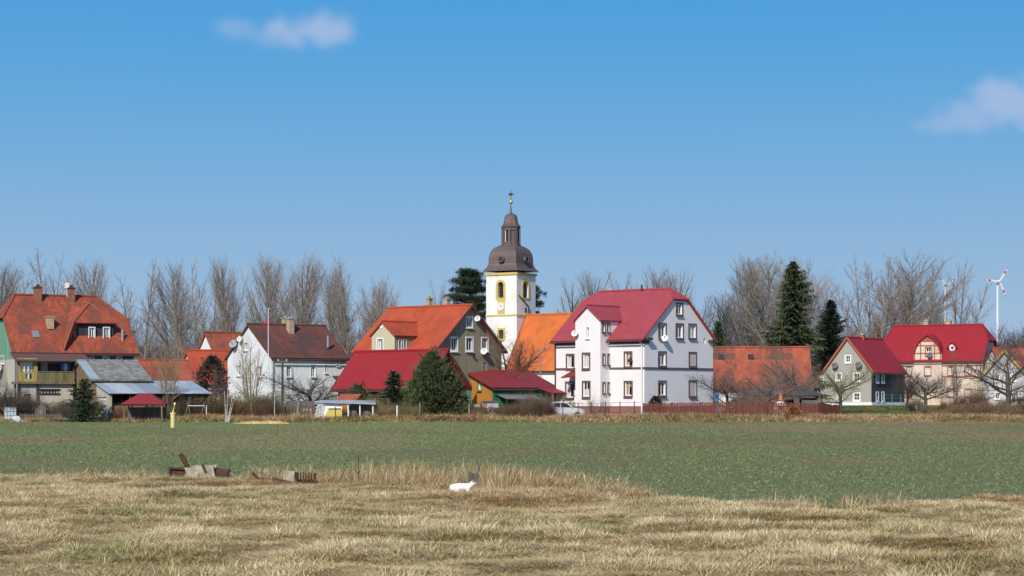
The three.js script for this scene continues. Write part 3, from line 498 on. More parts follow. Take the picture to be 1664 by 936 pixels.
  for (const x of [n1 - .1, .4]) mesh('nave_gable', slab(x > 2 ? [V(x, -.5, zc + hw), V(x, -.5, zc - hw), V(x, He, zc - hw), V(x, Hr - .1, zc), V(x, He, zc + hw)] : [V(x - .3, -.5, zc - hw), V(x - .3, -.5, zc + hw), V(x - .3, He, zc + hw), V(x - .3, Hr - .1, zc), V(x - .3, He, zc - hw)], .3), M.churchWhite, o);
  const nr = mesh('nave_roof', [slab([V(n0, He - .45 * k, zc + hw + .45), V(n1, He - .45 * k, zc + hw + .45), V(n1, Hr, zc), V(n0, Hr, zc)], .2), slab([V(n1, He - .45 * k, zc - hw - .45), V(n0, He - .45 * k, zc - hw - .45), V(n0, Hr, zc), V(n1, Hr, zc)], .2)], M.churchRoof, o);
  mesh('ridge_cap', bar(V(n0, Hr + .03, zc), V(n1, Hr + .03, zc), .14), M.churchRoof, nr);
  mesh('verge_flashing', beam(V(n0 - .02, He - .4 * k, zc + hw + .42), V(n0 - .02, Hr, zc), .12, .24), M.brick, nr);
  mesh('gutter', bar(V(n0, He - .75, zc + hw + .5), V(n1, He - .75, zc + hw + .5), .1), M.darkMetal, nr);
}

// ================================================================ the big old house on the left
{
  const o = thing('old_farmhouse', 'big old house at left edge with mossy red tiled half-hipped roof', 'house', onG(24, 175), 27 * Math.PI / 180);
  const fr = face('front'), L = hit(o, fr, 217, HZ)[0], W = 10, He = hit(o, fr, 60, 566)[1], Hr = hit(o, face('front', 0, 0, -W / 2), 80, 482)[1], h = { o, L, W, He, Hr, x0: 0, x1: L };
  const half = He + (Hr - He) * .56, k = (Hr - He) / (W / 2), s = { curtain: 'left', surround: M.whitePaint, sw: .07 };
  wall(o, fr, rectPath(.003, -.5, L - .003, He - .1), [[[146, 580, 152, 596], s], [[168, 579, 176, 600], s], [[190, 579, 197, 600], { ...s, curtain: 'none' }], [[66, 588, 78, 610], { curtain: 'none' }], [[84, 640, 96, 655], s]], M.darkGrey);
  const gl = face('left', 0, 0, -W), line = gableLine(W, He, Hr, half);
  wall(o, gl, rectPath(.003, -.5, W - .003, He - .9), [[[0, 579, 6.5, 590], { ...s, cols: 1 }], [[0, 632, 7, 645], s]], M.beige);
  mesh('gable_boards', wallGeo([[.003, He - .9], [W - .003, He - .9], ...line.slice(2)], [], .3).applyMatrix4(face('left', -.02, 0, -W)), M.greenBoards, o);
  mesh('string_course', box(.1, .14, W, -.03, He - 4.1, -W / 2), M.whitePaint, o);
  wall(o, face('right', L, 0, 0), line, [], M.beige); wall(o, face('back', L, 0, -W), rectPath(.003, -.5, L - .003, He - .1), [], M.beige);
  const roof = gableRoof(o, { ...h, oe: .5, og: .35, hipL: { s: 1.5, y: half }, hipR: { s: 2.3, y: half } }, M.oldRoof);
  dish(o, gl, 4, 599, .45, M.stone);
  const rz = -W / 2; for (const [a, b] of [[61.5, 468], [115.5, 469]]) { const q = hit(o, face('front', 0, 0, rz + .4), a, b); chimney(roof, q[0], rz + .4, .55, .6, Hr - 1.6, q[1], M.brick, M.rust); }
  { const q = hit(o, face('front', 0, 0, rz + .4), 109, 464); mesh('antenna', [bar(V(q[0], Hr, rz + .4), V(q[0], q[1] + .1, rz + .4), .03), box(.34, .5, .3, q[0], q[1], rz + .4)], M.whitePaint, roof); }
  // small chimney box, skylight and flue low on the slope
  const onRoof = (px, py) => { const m = new THREE.Matrix4().makeTranslation(0, He + .09, 0).multiply(new THREE.Matrix4().makeRotationX(-(Math.PI / 2 - Math.atan(k)))); const [x, t] = hit(o, m, px, py), a = Math.atan(k); return V(x, He + .09 + t * Math.sin(a), -t * Math.cos(a)); };
  { const p = onRoof(81, 531); mesh('roof_hatch', [box(.55, 1.0, .7, p.x, p.y + .3, p.z), box(.7, .08, .85, p.x, p.y + .84, p.z)], M.chimneyBeige, roof); }
  { const p = onRoof(58, 544); mesh('skylight', [box(.6, .1, .8, p.x, p.y + .04, p.z, Math.atan(k))], M.steel, roof); }
  { const p = onRoof(199, 552); mesh('flue_pipe', cyl(.12, .12, 1.0, p.x, p.y + .4, p.z), M.steel, roof); }
  // wide hipped dormer
  const zD = -1.15, dm = face('front', 0, 0, zD), [xl, yl] = hit(o, dm, 122, 555), [xr, yt] = hit(o, dm, 184.5, 526), yb = yl - .15;
  const dw = mesh('dormer', wallGeo(rectPath(0, 0, xr - xl, yt - yb), [], .2).applyMatrix4(face('front', xl, yb, zD)), M.blackBoards, o);
  mesh('dormer_cheek', [slab([V(xr, yb, zD - .01), V(xr, yt, zD - 2.6), V(xr, yt, zD - .01)], .15), slab([V(xl, yb, zD - .01), V(xl, yt, zD - .01), V(xl, yt, zD - 2.6)], .15)], M.blackBoards, dw);
  for (const r of [[144, 532.5, 152.5, 552], [167.5, 532.5, 176.5, 553]]) { const q = hitRect(o, dm, r); makeWindow(o, dm.clone().multiply(new THREE.Matrix4().makeTranslation(0, 0, .19)), q, { ...s, curtain: 'left' }); }
  mesh('dormer_sill', box(xr - xl - .2, .12, .25, (xl + xr) / 2, yb + .12, zD + .1), M.stone, dw);
  const zf = zD + .4, pk = hit(o, face('front', 0, 0, zD - 1.6), 145, 493), yA = pk[1], xA = pk[0], zA = zD - 1.6, e = yt + .02, zr = -(yA - He) / k - .6, zel = -(e - He) / k - .4;
  const le = onRoof(103, 568), xleft = hit(o, face('front', 0, 0, zA), 117, 493)[0] - .2;
  mesh('dormer_roof', [slab([V(xl - .25, e, zf), V(xr + .3, e, zf), V(xA, yA, zA)], .12), slab([V(xr + .3, e, zf), V(xr + .3, e, zel), V(xA + .9, yA, zr), V(xA, yA, zA)], .12), slab([V(le.x, le.y + .02, le.z + .25), V(xl - .2, e, zf), V(xA, yA, zA), V(xleft, yA - .05, zr)], .1)], M.oldRoof, dw);
  mesh('ridge_cap', [bar(V(xl - .25, e + .02, zf), V(xA, yA + .03, zA), .09), bar(V(xr + .3, e + .02, zf), V(xA, yA + .03, zA), .09), bar(V(le.x, le.y + .05, le.z + .25), V(xl - .25, e + .02, zf), .09), bar(V(xA, yA + .03, zA), V(xleft, yA + .0, zr), .09)], M.rustRoof, dw);
  mesh('downpipe', [bar(V(xl - .05, yb + .1, zD + .12), V(xl - .05, yt, zD + .12), .05)], M.steel, dw);
  mesh('downpipe', [bar(V(.12, 0, .1), V(.12, He - .4, .1), .06)], M.steel, o);
  // two-storey timber porch before the house
  const zp = 2.4, pf = face('front', 0, 0, zp), X = (px) => hit(o, pf, px, 600)[0], Yp = (py) => hit(o, pf, 70, py)[1];
  const p0 = X(29), pm = X(61), p1 = X(122);
  mesh('porch_roof', slab([V(p0 - .3, Yp(586), zp + .4), V(X(147), Yp(586), zp + .4), V(X(147), Yp(577) + .3, .02), V(p0 - .1, Yp(577) + .3, .02)], .1), M.porchRoof, o);
  mesh('porch_floor', box(p1 - p0, .2, zp, (p0 + p1) / 2, Yp(622), zp / 2 + .02), M.oldWood, o);
  mesh('balustrade', [box(p1 - pm - .1, Yp(604.5) - Yp(621), .07, (pm + p1) / 2, Yp(612.7), zp - .03)], M.oliveBoards, o);
  mesh('balustrade_rail', box(p1 - pm, .07, .12, (pm + p1) / 2, Yp(604), zp - .02), M.oldWood, o);
  const gz = mesh('glazed_porch', wallGeo(rectPath(p0, Yp(621), pm, Yp(582)), [rectPath(X(33), Yp(604), X(55), Yp(584.5)), rectPath(X(40.5), Yp(616), X(52), Yp(607))], .1).translate(0, 0, zp), M.yellowBoards, o);
  mesh('pane', [box(X(55) - X(33), Yp(584.5) - Yp(604), .02, (X(33) + X(55)) / 2, Yp(594), zp - .07)], M.glass, gz); mesh('pane', [box(X(52) - X(40.5), .5, .02, X(46.2), Yp(611.5), zp - .07)], M.glass, gz);
  mesh('glazing_bar', [39.5, 46].map((p) => box(.07, Yp(584.5) - Yp(604), .07, X(p), Yp(594.2), zp - .04)).concat([box(.1, .5, .06, X(46.5), Yp(611.5), zp - .04)]), M.whitePaint, gz);
  mesh('curtain', box(X(55) - X(33) - .1, 1.0, .03, X(44), Yp(594), zp - .25), M.curtain, gz);
  for (const x of [p0 + .08, pm + .02, p1 - .05]) mesh('porch_post', box(.14, Yp(585), .14, x, Yp(585) / 2 - .1, zp - .2), M.blackBoards, o);
  mesh('lower_wall', wallGeo(rectPath(p0, -.4, p1, Yp(623)), [rectPath(X(67), Yp(640), X(97), Yp(633)), rectPath(X(40), Yp(662), X(52), Yp(640))], .2).translate(0, 0, zp - .3), M.beige, o);
  for (const y of [633, 640]) mesh('lintel', box(X(97) - X(67) + .2, .12, .1, (X(67) + X(97)) / 2, Yp(y), zp - .27), M.blackBoards, o);
  for (let i = 0; i < 6; i++) mesh('vent_block', box(.14, Yp(633) - Yp(640), .12, X(70 + i * 4.8), Yp(636.5), zp - .38), M.concrete, o);
  for (const [px, c] of [[104, M.blue], [109, M.whitePaint], [113, M.blue]]) { const t = thing('washing', c === M.blue ? (px < 110 ? 'larger blue garment hung on the balcony line' : 'small blue garment at the line\'s right end') : 'white cloth hung between blue garments on balcony', 'laundry', V(0, 0, 0)); const g = box(.26, .62, .03, 0, -.31, 0), p = V(X(px), Yp(588) - .1, zp - .5).applyMatrix4(o.matrixWorld); t.position.copy(p); t.rotation.y = .2; mesh('cloth', g, c, t); mesh('peg', [box(.03, .1, .05, -.09, .0, 0), box(.03, .1, .05, .09, .0, 0)], M.oldWood, t); }
  mesh('washing_line', bar(V(pm, Yp(588) - .1, zp - .5), V(p1, Yp(588) - .1, zp - .5), .012), M.whitePaint, o);
}
// grey-slated shed and zinc lean-to, both end-on to the left
{
  const build = (s) => {
    const o = thing(s.name, s.label, 'shed', onG(s.px, s.d), 25 * Math.PI / 180), fr = face('front'), gl = face('left'), L = hit(o, fr, s.end, HZ)[0], W = -hit(o, gl, s.gpx, HZ)[0], He = hit(o, fr, s.px, s.ey)[1], Hr = hit(o, gl, s.gpx, s.ry)[1];
    return { o, fr, gl, L, W, He, Hr };
  };
  const a = build({ name: 'slate_shed', label: 'small shed with weathered grey roof before the old house', px: 150, d: 170, end: 242.5, gpx: 129, ey: 616, ry: 588 });
  { const { o, L, W, He, Hr } = a, h = { o, L, W: 2 * W, He, Hr, x0: 0, x1: L };
    wall(o, face('front'), rectPath(.003, -.4, L - .003, He - .1), [], M.oldWood); wall(o, face('left', 0, 0, -2 * W), gableLine(2 * W, He, Hr), [], M.oldWood); wall(o, face('right', L, 0, 0), gableLine(2 * W, He, Hr), [], M.oldWood); wall(o, face('back', L, 0, -2 * W), rectPath(.003, -.4, L - .003, He - .1), [], M.oldWood);
    const r = gableRoof(o, { ...h, oe: .3, og: .2, gutter: false }, M.slate), k = (Hr - He) / W; mesh('verge_sheet', slab([V(-.22, He - .3 * k + .12, .3), V(.55, He - .3 * k + .12, .3), V(.55, Hr + .12, -W), V(-.22, Hr + .12, -W)], .04), M.zinc, r); }
  const b = build({ name: 'zinc_shed', label: 'open shed with long pale blue corrugated metal roof', px: 179, d: 166, end: 340, gpx: 152, ey: 638, ry: 618.5 });
  { const { o, L, W, He, Hr } = b, k = (Hr - He) / W;
    const nS = 11, tones = [M.zinc, M.zincDull, M.zinc, M.zincPale, M.zinc, M.zincDull, M.zincPale]; for (let i = 0; i < nS; i++) { const a0 = -.2 + (L + .3) * i / nS, a1 = -.2 + (L + .3) * (i + 1) / nS + .06, up = (i % 2) * .014, e = ((i * 7) % 5 - 2) * .03; mesh('roof_sheet', slab([V(a0, He - .3 * k + up, .3 + e), V(a1, He - .3 * k + up, .3 + e * .6), V(a1, Hr + up, -W), V(a0, Hr + up, -W)], .03), tones[(i * 3) % 7], o); }
    mesh('purlin', [beam(V(-.1, He - .1, .05), V(L, He - .1, .05), .1, .12), beam(V(-.1, Hr - .12, -W + .15), V(L, Hr - .12, -W + .15), .1, .12)], M.oldWood, o);
    const gw = hitRect(o, face('left', 0, 0, -W), [153, 634, 173, 650]);
    wall(o, face('left', 0, 0, -W), [[.003, -.3], [W, -.3], [W, He - .1], [.003, Hr - .1]], [[[gw[0], gw[1], gw[2], Math.min(gw[3], He - .35)], { cols: 5, rows: 2, curtain: 'none', sill: false }, true]], M.beige, .15);
    mesh('back_wall', box(L, Hr + .2, .12, L / 2, Hr / 2 - .2, -W + .1), M.oldWood, o); mesh('end_wall', slab([V(L, -.3, 0), V(L, -.3, -W), V(L, Hr - .12, -W), V(L, He - .12, 0)], .1), M.oldWood, o);
    for (let i = 1; i < 5; i++) mesh('shed_post', box(.13, He, .13, i * L / 5, He / 2 - .12, -.1), M.oldWood, o);
    mesh('shed_panel', box(L * .38, 1.1, .06, L * .62, .5, -.05), M.greyBoards, o); mesh('shed_panel', box(L * .3, 1.3, .06, L * .2, .6, -.25), M.oldWood, o); }
  const t = thing('garden_shelter', 'low shelter with pointed dull red roof before the corrugated shed', 'shelter', onG(236, 164));
  mesh('roof', [slab([V(-1.75, 1.42, 1.2), V(1.75, 1.42, 1.2), V(.45, 2.28, 0), V(-.45, 2.28, 0)], .08), slab([V(1.75, 1.42, -1.2), V(-1.75, 1.42, -1.2), V(-.45, 2.28, 0), V(.45, 2.28, 0)], .08), slab([V(1.75, 1.42, 1.2), V(1.75, 1.42, -1.2), V(.45, 2.28, 0)], .08), slab([V(-1.75, 1.42, -1.2), V(-1.75, 1.42, 1.2), V(-.45, 2.28, 0)], .08)], M.maroonRoof, t);
  for (const x of [-1.5, 1.5]) for (const z of [-1, 1]) mesh('post', box(.1, 1.5, .1, x, .7, z), M.oldWood, t);
  mesh('back_panel', box(3, 1.1, .05, 0, .6, -1), M.greyBoards, t);
}
// low farm roofs behind the sheds and the small white-gabled house
for (const s of [
  { name: 'tiled_barn', label: 'low barn with dull red roof right behind the grey-roofed shed', category: 'barn', px: 225, d: 196, yaw: 25, side: -1, frontPx: 318, W: 7, eavePy: 622, apexPx: 200, ridgePy: 587, roof: M.barnRoof },
  { name: 'tiled_barn', label: 'barn with bright orange roof left of the white gabled house', category: 'barn', px: 322, d: 205, yaw: 25, side: -1, frontPx: 425, W: 7.2, eavePy: 620, apexPx: 290, ridgePy: 572, roof: M.orangeRoof },
  { name: 'cottage', label: 'small far house with white gable above the bright orange barn roof', px: 349, d: 228, yaw: 38, side: -1, frontPx: 420, gablePx: 322, eavePy: 572, apexPx: 339, ridgePy: 541, roof: M.rustRoof },
]) { const h = cornerHouse(s); shell(h, [], [], M.whiteCool, M.whiteCool); gableRoof(h.o, { ...h, oe: .4, og: .25 }, s.roof); if (s.name === 'cottage') mesh('gable_window', box(.9, .9, .1, -.04, h.Hr - 2.4, -h.W / 2, 0, Math.PI / 2), M.darkMetal, h.o); }

// ================================================================ white house with the brown roof
{
  const h = cornerHouse({ name: 'gabled_house', label: 'white gabled house with dark brown roof behind the garden trees', px: 441, d: 195, yaw: 36, side: -1, frontPx: 563, gablePx: 370, eavePy: 578, apexPx: 405, ridgePy: 528 });
  const { o, W, He, Hr } = h, s = { curtain: 'none', surround: M.whiteCool, sw: .06 };
  shell(h, [[[465.5, 594, 473.3, 612], s], [[505.2, 593.5, 512.8, 612], { ...s, curtain: 'full' }], [[528, 594, 530.8, 605.5], { ...s, cols: 1 }], [[547.5, 588, 550.5, 594.5], { ...s, cols: 1 }]], [[[397, 557, 402, 569], s], [[385.5, 594, 391, 610], s], [[419.5, 596, 426, 612], s]], M.whiteCool, M.whiteCool);
  const roof = gableRoof(o, { ...h, oe: .4, og: .2 }, M.brownRoof);
  const q = hit(o, face('front', 0, 0, -W / 2 + 1), 471.7, 519); chimney(roof, q[0], -W / 2 + 1, .55, .6, Hr - 2, q[1], M.chimneyBeige); const q2 = hit(o, face('front', 0, 0, -W / 2 - .4), 463.5, 518); chimney(roof, q2[0], -W / 2 - .4, .45, .5, Hr - 1, q2[1], M.chimneyBeige);
  const f = hit(o, face('front', 0, 0, -.8), 533, 560); mesh('flue_pipe', cyl(.12, .12, 1.1, f[0], f[1] + .3, -.8), M.steel, roof);
  const gl = face('left', 0, 0, -W); dish(o, gl, 384.6, 559, .42, M.stone); dish(o, gl, 394, 551, .3);
  const y = hit(o, h.front, 545, 612)[1]; mesh('porch_roof', slab([V(h.L - 1.6, y - .1, 1), V(h.L + .1, y - .1, 1), V(h.L + .1, y + .1, 0.01), V(h.L - 1.6, y + .1, 0.01)], .08), M.darkMetal, o); for (const x of [h.L - 1.5, h.L]) mesh('porch_post', box(.1, y, .1, x, y / 2 - .1, .9), M.whitePaint, o);
  mesh('downpipe', bar(V(.15, 0, .1), V(.15, He - .3, .1), .05), M.steel, o);
}

// ================================================================ right side: long barn, grey house, villa, edge house
{
  const h = cornerHouse({ name: 'long_barn', label: 'long barn with faded orange tiled roof right of the white house', category: 'barn', px: 1320, d: 212, yaw: -3, side: 1, frontPx: 1120, W: 8, eavePy: 628, apexPx: 1320, ridgePy: 564 });
  shell(h, [[[1230, 640, 1238, 652], { curtain: 'none' }], [[1190, 640, 1198, 652], { curtain: 'none' }]], [], M.brick, M.brick);
  const r = gableRoof(h.o, { ...h, oe: .5, og: .1 }, M.barnRoof), a = Math.atan((h.Hr - h.He) / (h.W / 2));
  for (const [px, py] of [[1220, 572], [1172, 570]]) { const q = hit(h.o, face('front', 0, 0, -2.9), px, py); mesh('skylight', box(.6, .1, .7, q[0], h.He + 2.9 * Math.tan(a) + .18, -2.9, a), M.darkMetal, r); }
}
{
  const h = cornerHouse({ name: 'grey_house', label: 'grey gabled house with crimson roof and lean-to near right edge', px: 1416, d: 270, yaw: 57, side: -1, frontPx: 1470, gablePx: 1340, eavePy: 601, apexPx: 1378, ridgePy: 549 });
  const { o, W, L, He, Hr } = h, s = { surround: M.whitePaint, sw: .15, cols: 2, rows: 2, curtain: 'none' };
  shell(h, [[[1424, 608, 1427.5, 621], s], [[1433, 608, 1436.5, 621], s], [[1424, 638, 1427.5, 651], s], [[1433, 638, 1436.5, 651], s]], [[[1374, 578.5, 1381.8, 588.5], s], [[1388, 607.5, 1396.8, 619], s], [[1387.5, 639.5, 1396.8, 650.5], s], [[1359.5, 607.5, 1366.8, 617.5], s], [[1361, 640, 1368, 650], s]], M.navy, M.grey);
  const roof = gableRoof(o, { ...h, oe: .35, og: .3, gutter: true }, M.villaRoof);
  // lean-to that carries the left slope down in a shallower pitch
  const gl = face('left', 0, 0, -W), xe = -hit(o, face('left'), 1313, HZ)[0], dz = xe - W, k = (Hr - He) / (W / 2), yl = hit(o, face('left'), 1314, 622)[1];
  wall(o, face('left', 0, 0, -xe), [[0, -.4], [dz - .003, -.4], [dz - .003, He - .1], [0, yl - .12]], [[[1331.5, 613.5, 1338, 621.5], { ...s, sw: .08 }]], M.grey);
  wall(o, face('back', L, 0, -xe), rectPath(.003, -.4, L - .003, yl - .1), [], M.grey); wall(o, face('right', L, 0, -W), [[.003, -.4], [dz, -.4], [dz, yl - .12], [.003, He - .1]], [], M.grey);
  mesh('lean_to_roof', slab([V(L + .3, yl - .12, -xe - .4), V(-.3, yl - .12, -xe - .4), V(-.3, He - .02, -W - .05), V(L + .3, He - .02, -W - .05)], .12), M.villaRoof, roof);
  dish(o, gl, 1358.3, 594, .42, M.darkGrey); dish(o, gl, 1397, 593, .45, M.darkGrey);
  mesh('barge_board', [beam(V(-.32, He - .2, .3), V(-.32, Hr + .02, -W / 2), .06, .24), beam(V(-.32, He + .02, -W), V(-.32, Hr + .02, -W / 2), .06, .24)], M.redTrim, o);
  mesh('plinth', [box(.08, .5, W, -.04, .2, -W / 2), box(L, .5, .08, L / 2, .2, .04)], M.whitePaint, o);
  const q = hit(o, face('front', 0, 0, -W / 2), 1401, 547); chimney(roof, q[0], -W / 2, .5, .6, Hr - .6, Hr + .5, M.redTrim);
}
{
  const h = cornerHouse({ name: 'villa', label: 'cream half-timbered villa with long crimson roof at right', px: 1596, d: 290, yaw: -28, side: 1, frontPx: 1432, gablePx: 1621, eavePy: 580, apexPx: 1608, ridgePy: 528 });
  const { o, W, L, He, Hr, x0 } = h, s = { surround: M.redTrim, sw: .14, curtain: 'full' }, half = He + (Hr - He) * .5;
  shell(h, [[[1568.5, 596, 1577.5, 609], s], [[1568.5, 632.5, 1577, 644], s], [[1541, 596, 1549, 609], s], [[1541, 632, 1549, 644], s], [[1474, 596, 1481, 609], s], [[1474, 632, 1481, 644], s], [[1504.5, 630, 1512, 655], { surround: M.redTrim, sw: .12, blind: M.orangeDoor, sill: false }]], [[[1606, 596, 1611, 609], s]], M.villa, M.villa, half);
  const roof = gableRoof(o, { ...h, oe: .6, og: .35, hipL: { s: 1.0, y: half }, hipR: { s: 1.4, y: half } }, M.villaRoof);
  for (const a of [1505.5, 1541.5]) { const q = hit(o, face('front', 0, 0, -W / 2 - .3), a, 520); chimney(roof, q[0], -W / 2 - .3, .72, .7, Hr - .6, q[1] - .2, M.chimneyBeige); }
  for (const [py, hh] of [[612, .13], [585, .4]]) { const y = hit(o, h.front, 1560, py)[1]; mesh('string_course', box(L + .1, hh, .1, -L / 2, y, .03), M.redTrim, o); }
  // round-headed cross gable with timber framing
  const f = face('front', 0, 0, .35), xa = hit(o, f, 1485, 580)[0], xb = hit(o, f, 1530, 580)[0], yA = hit(o, f, 1507, 544)[1], y0 = hit(o, f, 1507, 660)[1], ye = hit(o, f, 1507, 574)[1], w = xb - xa, n = 10, arc = [];
  for (let i = 0; i <= n; i++) { const t = i / n * 2 - 1; arc.push([w / 2 * (1 - t * -1) + 0 * t, 0]); }
  const prof = [[0, ye], [w * .07, ye + (yA - ye) * .34], [w * .16, ye + (yA - ye) * .58], [w * .29, ye + (yA - ye) * .77], [w * .5, yA], [w * .71, ye + (yA - ye) * .77], [w * .84, ye + (yA - ye) * .58], [w * .93, ye + (yA - ye) * .34], [w, ye]];
  const wr = hitRect(o, f, [1504.5, 565, 1513, 577]);
  const cg = wall(o, face('front', xa, 0, .35), [[0, -.4], [w, -.4], ...prof.slice().reverse().map(([x, y]) => [x, y - .08])], [[[wr[0] - xa, wr[1], wr[2] - xa, wr[3]], { ...s, curtain: 'half' }, true], [hitRect(o, f, [1503, 596, 1512, 609]).map((v, i) => i % 2 ? v : v - xa), s, true]], M.villa, .3);
  cg.name = 'cross_gable';
  const k = (Hr - He) / (W / 2), rs = []; for (let i = 0; i < prof.length - 1; i++) { const [a, b] = [prof[i], prof[i + 1]]; rs.push(slab([V(xa + a[0], a[1] + .1, .7), V(xa + b[0], b[1] + .1, .7), V(xa + b[0], b[1] + .1, -(b[1] - He) / k - .6), V(xa + a[0], a[1] + .1, -(a[1] - He) / k - .6)], .16)); }
  mesh('cross_gable_roof', rs, M.villaRoof, o);
  const tb = (x0, y0, x1, y1) => { const a = V(xa + x0 * w, ye + y0, .38), b = V(xa + x1 * w, ye + y1, .38), d = b.clone().sub(a), g = new THREE.BoxGeometry(.15, d.length(), .07); g.rotateZ(-Math.atan2(d.x, d.y)); return g.translate((a.x + b.x) / 2, (a.y + b.y) / 2, .38); };
  const T1 = (yA - ye); for (const q of [[.03, 0, .97, 0], [.12, T1 * .42, .88, T1 * .42], [.25, -1.2, .25, T1 * .6], [.75, -1.2, .75, T1 * .6], [.03, -1.2, .97, -1.2], [.03, -1.2, .03, 0], [.97, -1.2, .97, 0]]) mesh('timber', tb(...q), M.redTrim, o);
  mesh('gable_boards', wallGeo([[w * .24, ye + T1 * .62], [w * .76, ye + T1 * .62], [w * .66, ye + T1 * .74], [w * .5, yA - .14], [w * .34, ye + T1 * .74]], [], .05).translate(xa, 0, .41), M.redTrim, o);
  dish(o, face('front', xa, 0, .35), 1512, 577, .4, M.darkGrey);
  // small round dormer
  const df = face('front', 0, 0, -.9), [dx, dy] = hit(o, df, 1548, 565), ed = mesh('round_dormer', cyl(.46, .46, 1.6, dx, dy, -1.5, 18, Math.PI / 2), M.whitePaint, o); mesh('round_window', cyl(.2, .2, .06, dx, dy, -.67, 18, Math.PI / 2), M.black, ed); mesh('dormer_roof', [slab([V(dx - .75, dy - .1, -.55), V(dx, dy + .75, -.55), V(dx, dy + .75, -2.2), V(dx - .75, dy - .1, -2.2)].reverse(), .08), slab([V(dx + .75, dy - .1, -.55), V(dx + .75, dy - .1, -2.2), V(dx, dy + .75, -2.2), V(dx, dy + .75, -.55)], .08)], M.villaRoof, ed);
}
{
  const o = thing('edge_house', 'small pale house with yellow-edged gable at the right edge of view', 'house', onG(1597, 250), -15 * Math.PI / 180);
  const fr = face('front'), half = hit(o, fr, 1632, HZ)[0], Wg = 2 * half, He = hit(o, fr, 1597, 609)[1], Hr = hit(o, fr, 1630, 570)[1], D = 11, s = { surround: M.whitePaint, sw: .08, curtain: 'none' };
  wall(o, fr, [[.003, -.4], [Wg - .003, -.4], [Wg - .003, He - .07], [half, Hr - .07], [.003, He - .07]], [[[1617.5, 609.5, 1624, 619.5], s], [[1643.5, 609.5, 1650, 619.5], s], [[1617.5, 639, 1624, 648], s], [[1643.5, 639, 1650.5, 657], { ...s, rows: 3 }]], M.houseGrey);
  wall(o, face('left', 0, 0, -D), rectPath(.003, -.4, D - .003, He - .1), [], M.houseGrey); wall(o, face('right', Wg, 0, 0), rectPath(.003, -.4, D - .003, He - .1), [], M.houseGrey); wall(o, face('back', Wg, 0, -D), [[.003, -.4], [Wg - .003, -.4], [Wg - .003, He - .07], [half, Hr - .07], [.003, He - .07]], [], M.houseGrey);
  const k = (Hr - He) / half, R = Hr + .08, y = He - .4 * k + .08, r = mesh('roof', [slab([V(-.4, y, -D), V(-.4, y, .35), V(half, R, .35), V(half, R, -D)], .12), slab([V(Wg + .4, y, .35), V(Wg + .4, y, -D), V(half, R, -D), V(half, R, .35)], .12)], M.barnRoof, o);
  mesh('barge_board', [beam(V(-.42, y - .1, .38), V(half, R - .06, .38), .06, .26), beam(V(Wg + .42, y - .1, .38), V(half, R - .06, .38), .06, .26)], M.yellowBoards, r);
  mesh('timber_deck', [box(1.8, .12, 1.2, Wg - .2, 1.1, .8), box(1.8, .1, .1, Wg - .2, 1.8, 1.35), box(.1, 1.9, .1, Wg - 1, .85, 1.35), box(.1, 1.9, .1, Wg + .6, .85, 1.35)], M.oldWood, o);
  const b = cornerHouse({ name: 'red_roofed_house', label: 'red roofed house behind the pale house at the right edge', px: 1640, d: 285, yaw: 20, side: -1, frontPx: 1760, W: 8, eavePy: 612, apexPx: 1620, ridgePy: 566 });
  shell(b, [], [], M.houseGrey, M.houseGrey); gableRoof(b.o, { ...b, oe: .4, og: .3 }, M.barnRoof);
}

// ---------------------------------------------------------------- trees: skeletons grown branch by branch
function tubeSeg(out, a, b, ra, rb, n) {
  const d = b.clone().sub(a).normalize(), u = (Math.abs(d.y) < .9 ? V(0, 1, 0) : V(1, 0, 0)).cross(d).normalize(), w = d.clone().cross(u);
  for (let i = 0; i < n; i++) {
    const t0 = i / n * 6.28318, t1 = (i + 1) / n * 6.28318, c0 = Math.cos(t0), s0 = Math.sin(t0), c1 = Math.cos(t1), s1 = Math.sin(t1);
    const q = (p, r, c, s) => [p.x + r * (u.x * c + w.x * s), p.y + r * (u.y * c + w.y * s), p.z + r * (u.z * c + w.z * s)];
    const A = q(a, ra, c0, s0), B = q(a, ra, c1, s1), C = q(b, rb, c1, s1), D = q(b, rb, c0, s0);
    out.push(...A, ...B, ...C); if (rb > .004) out.push(...A, ...C, ...D);
  }
}
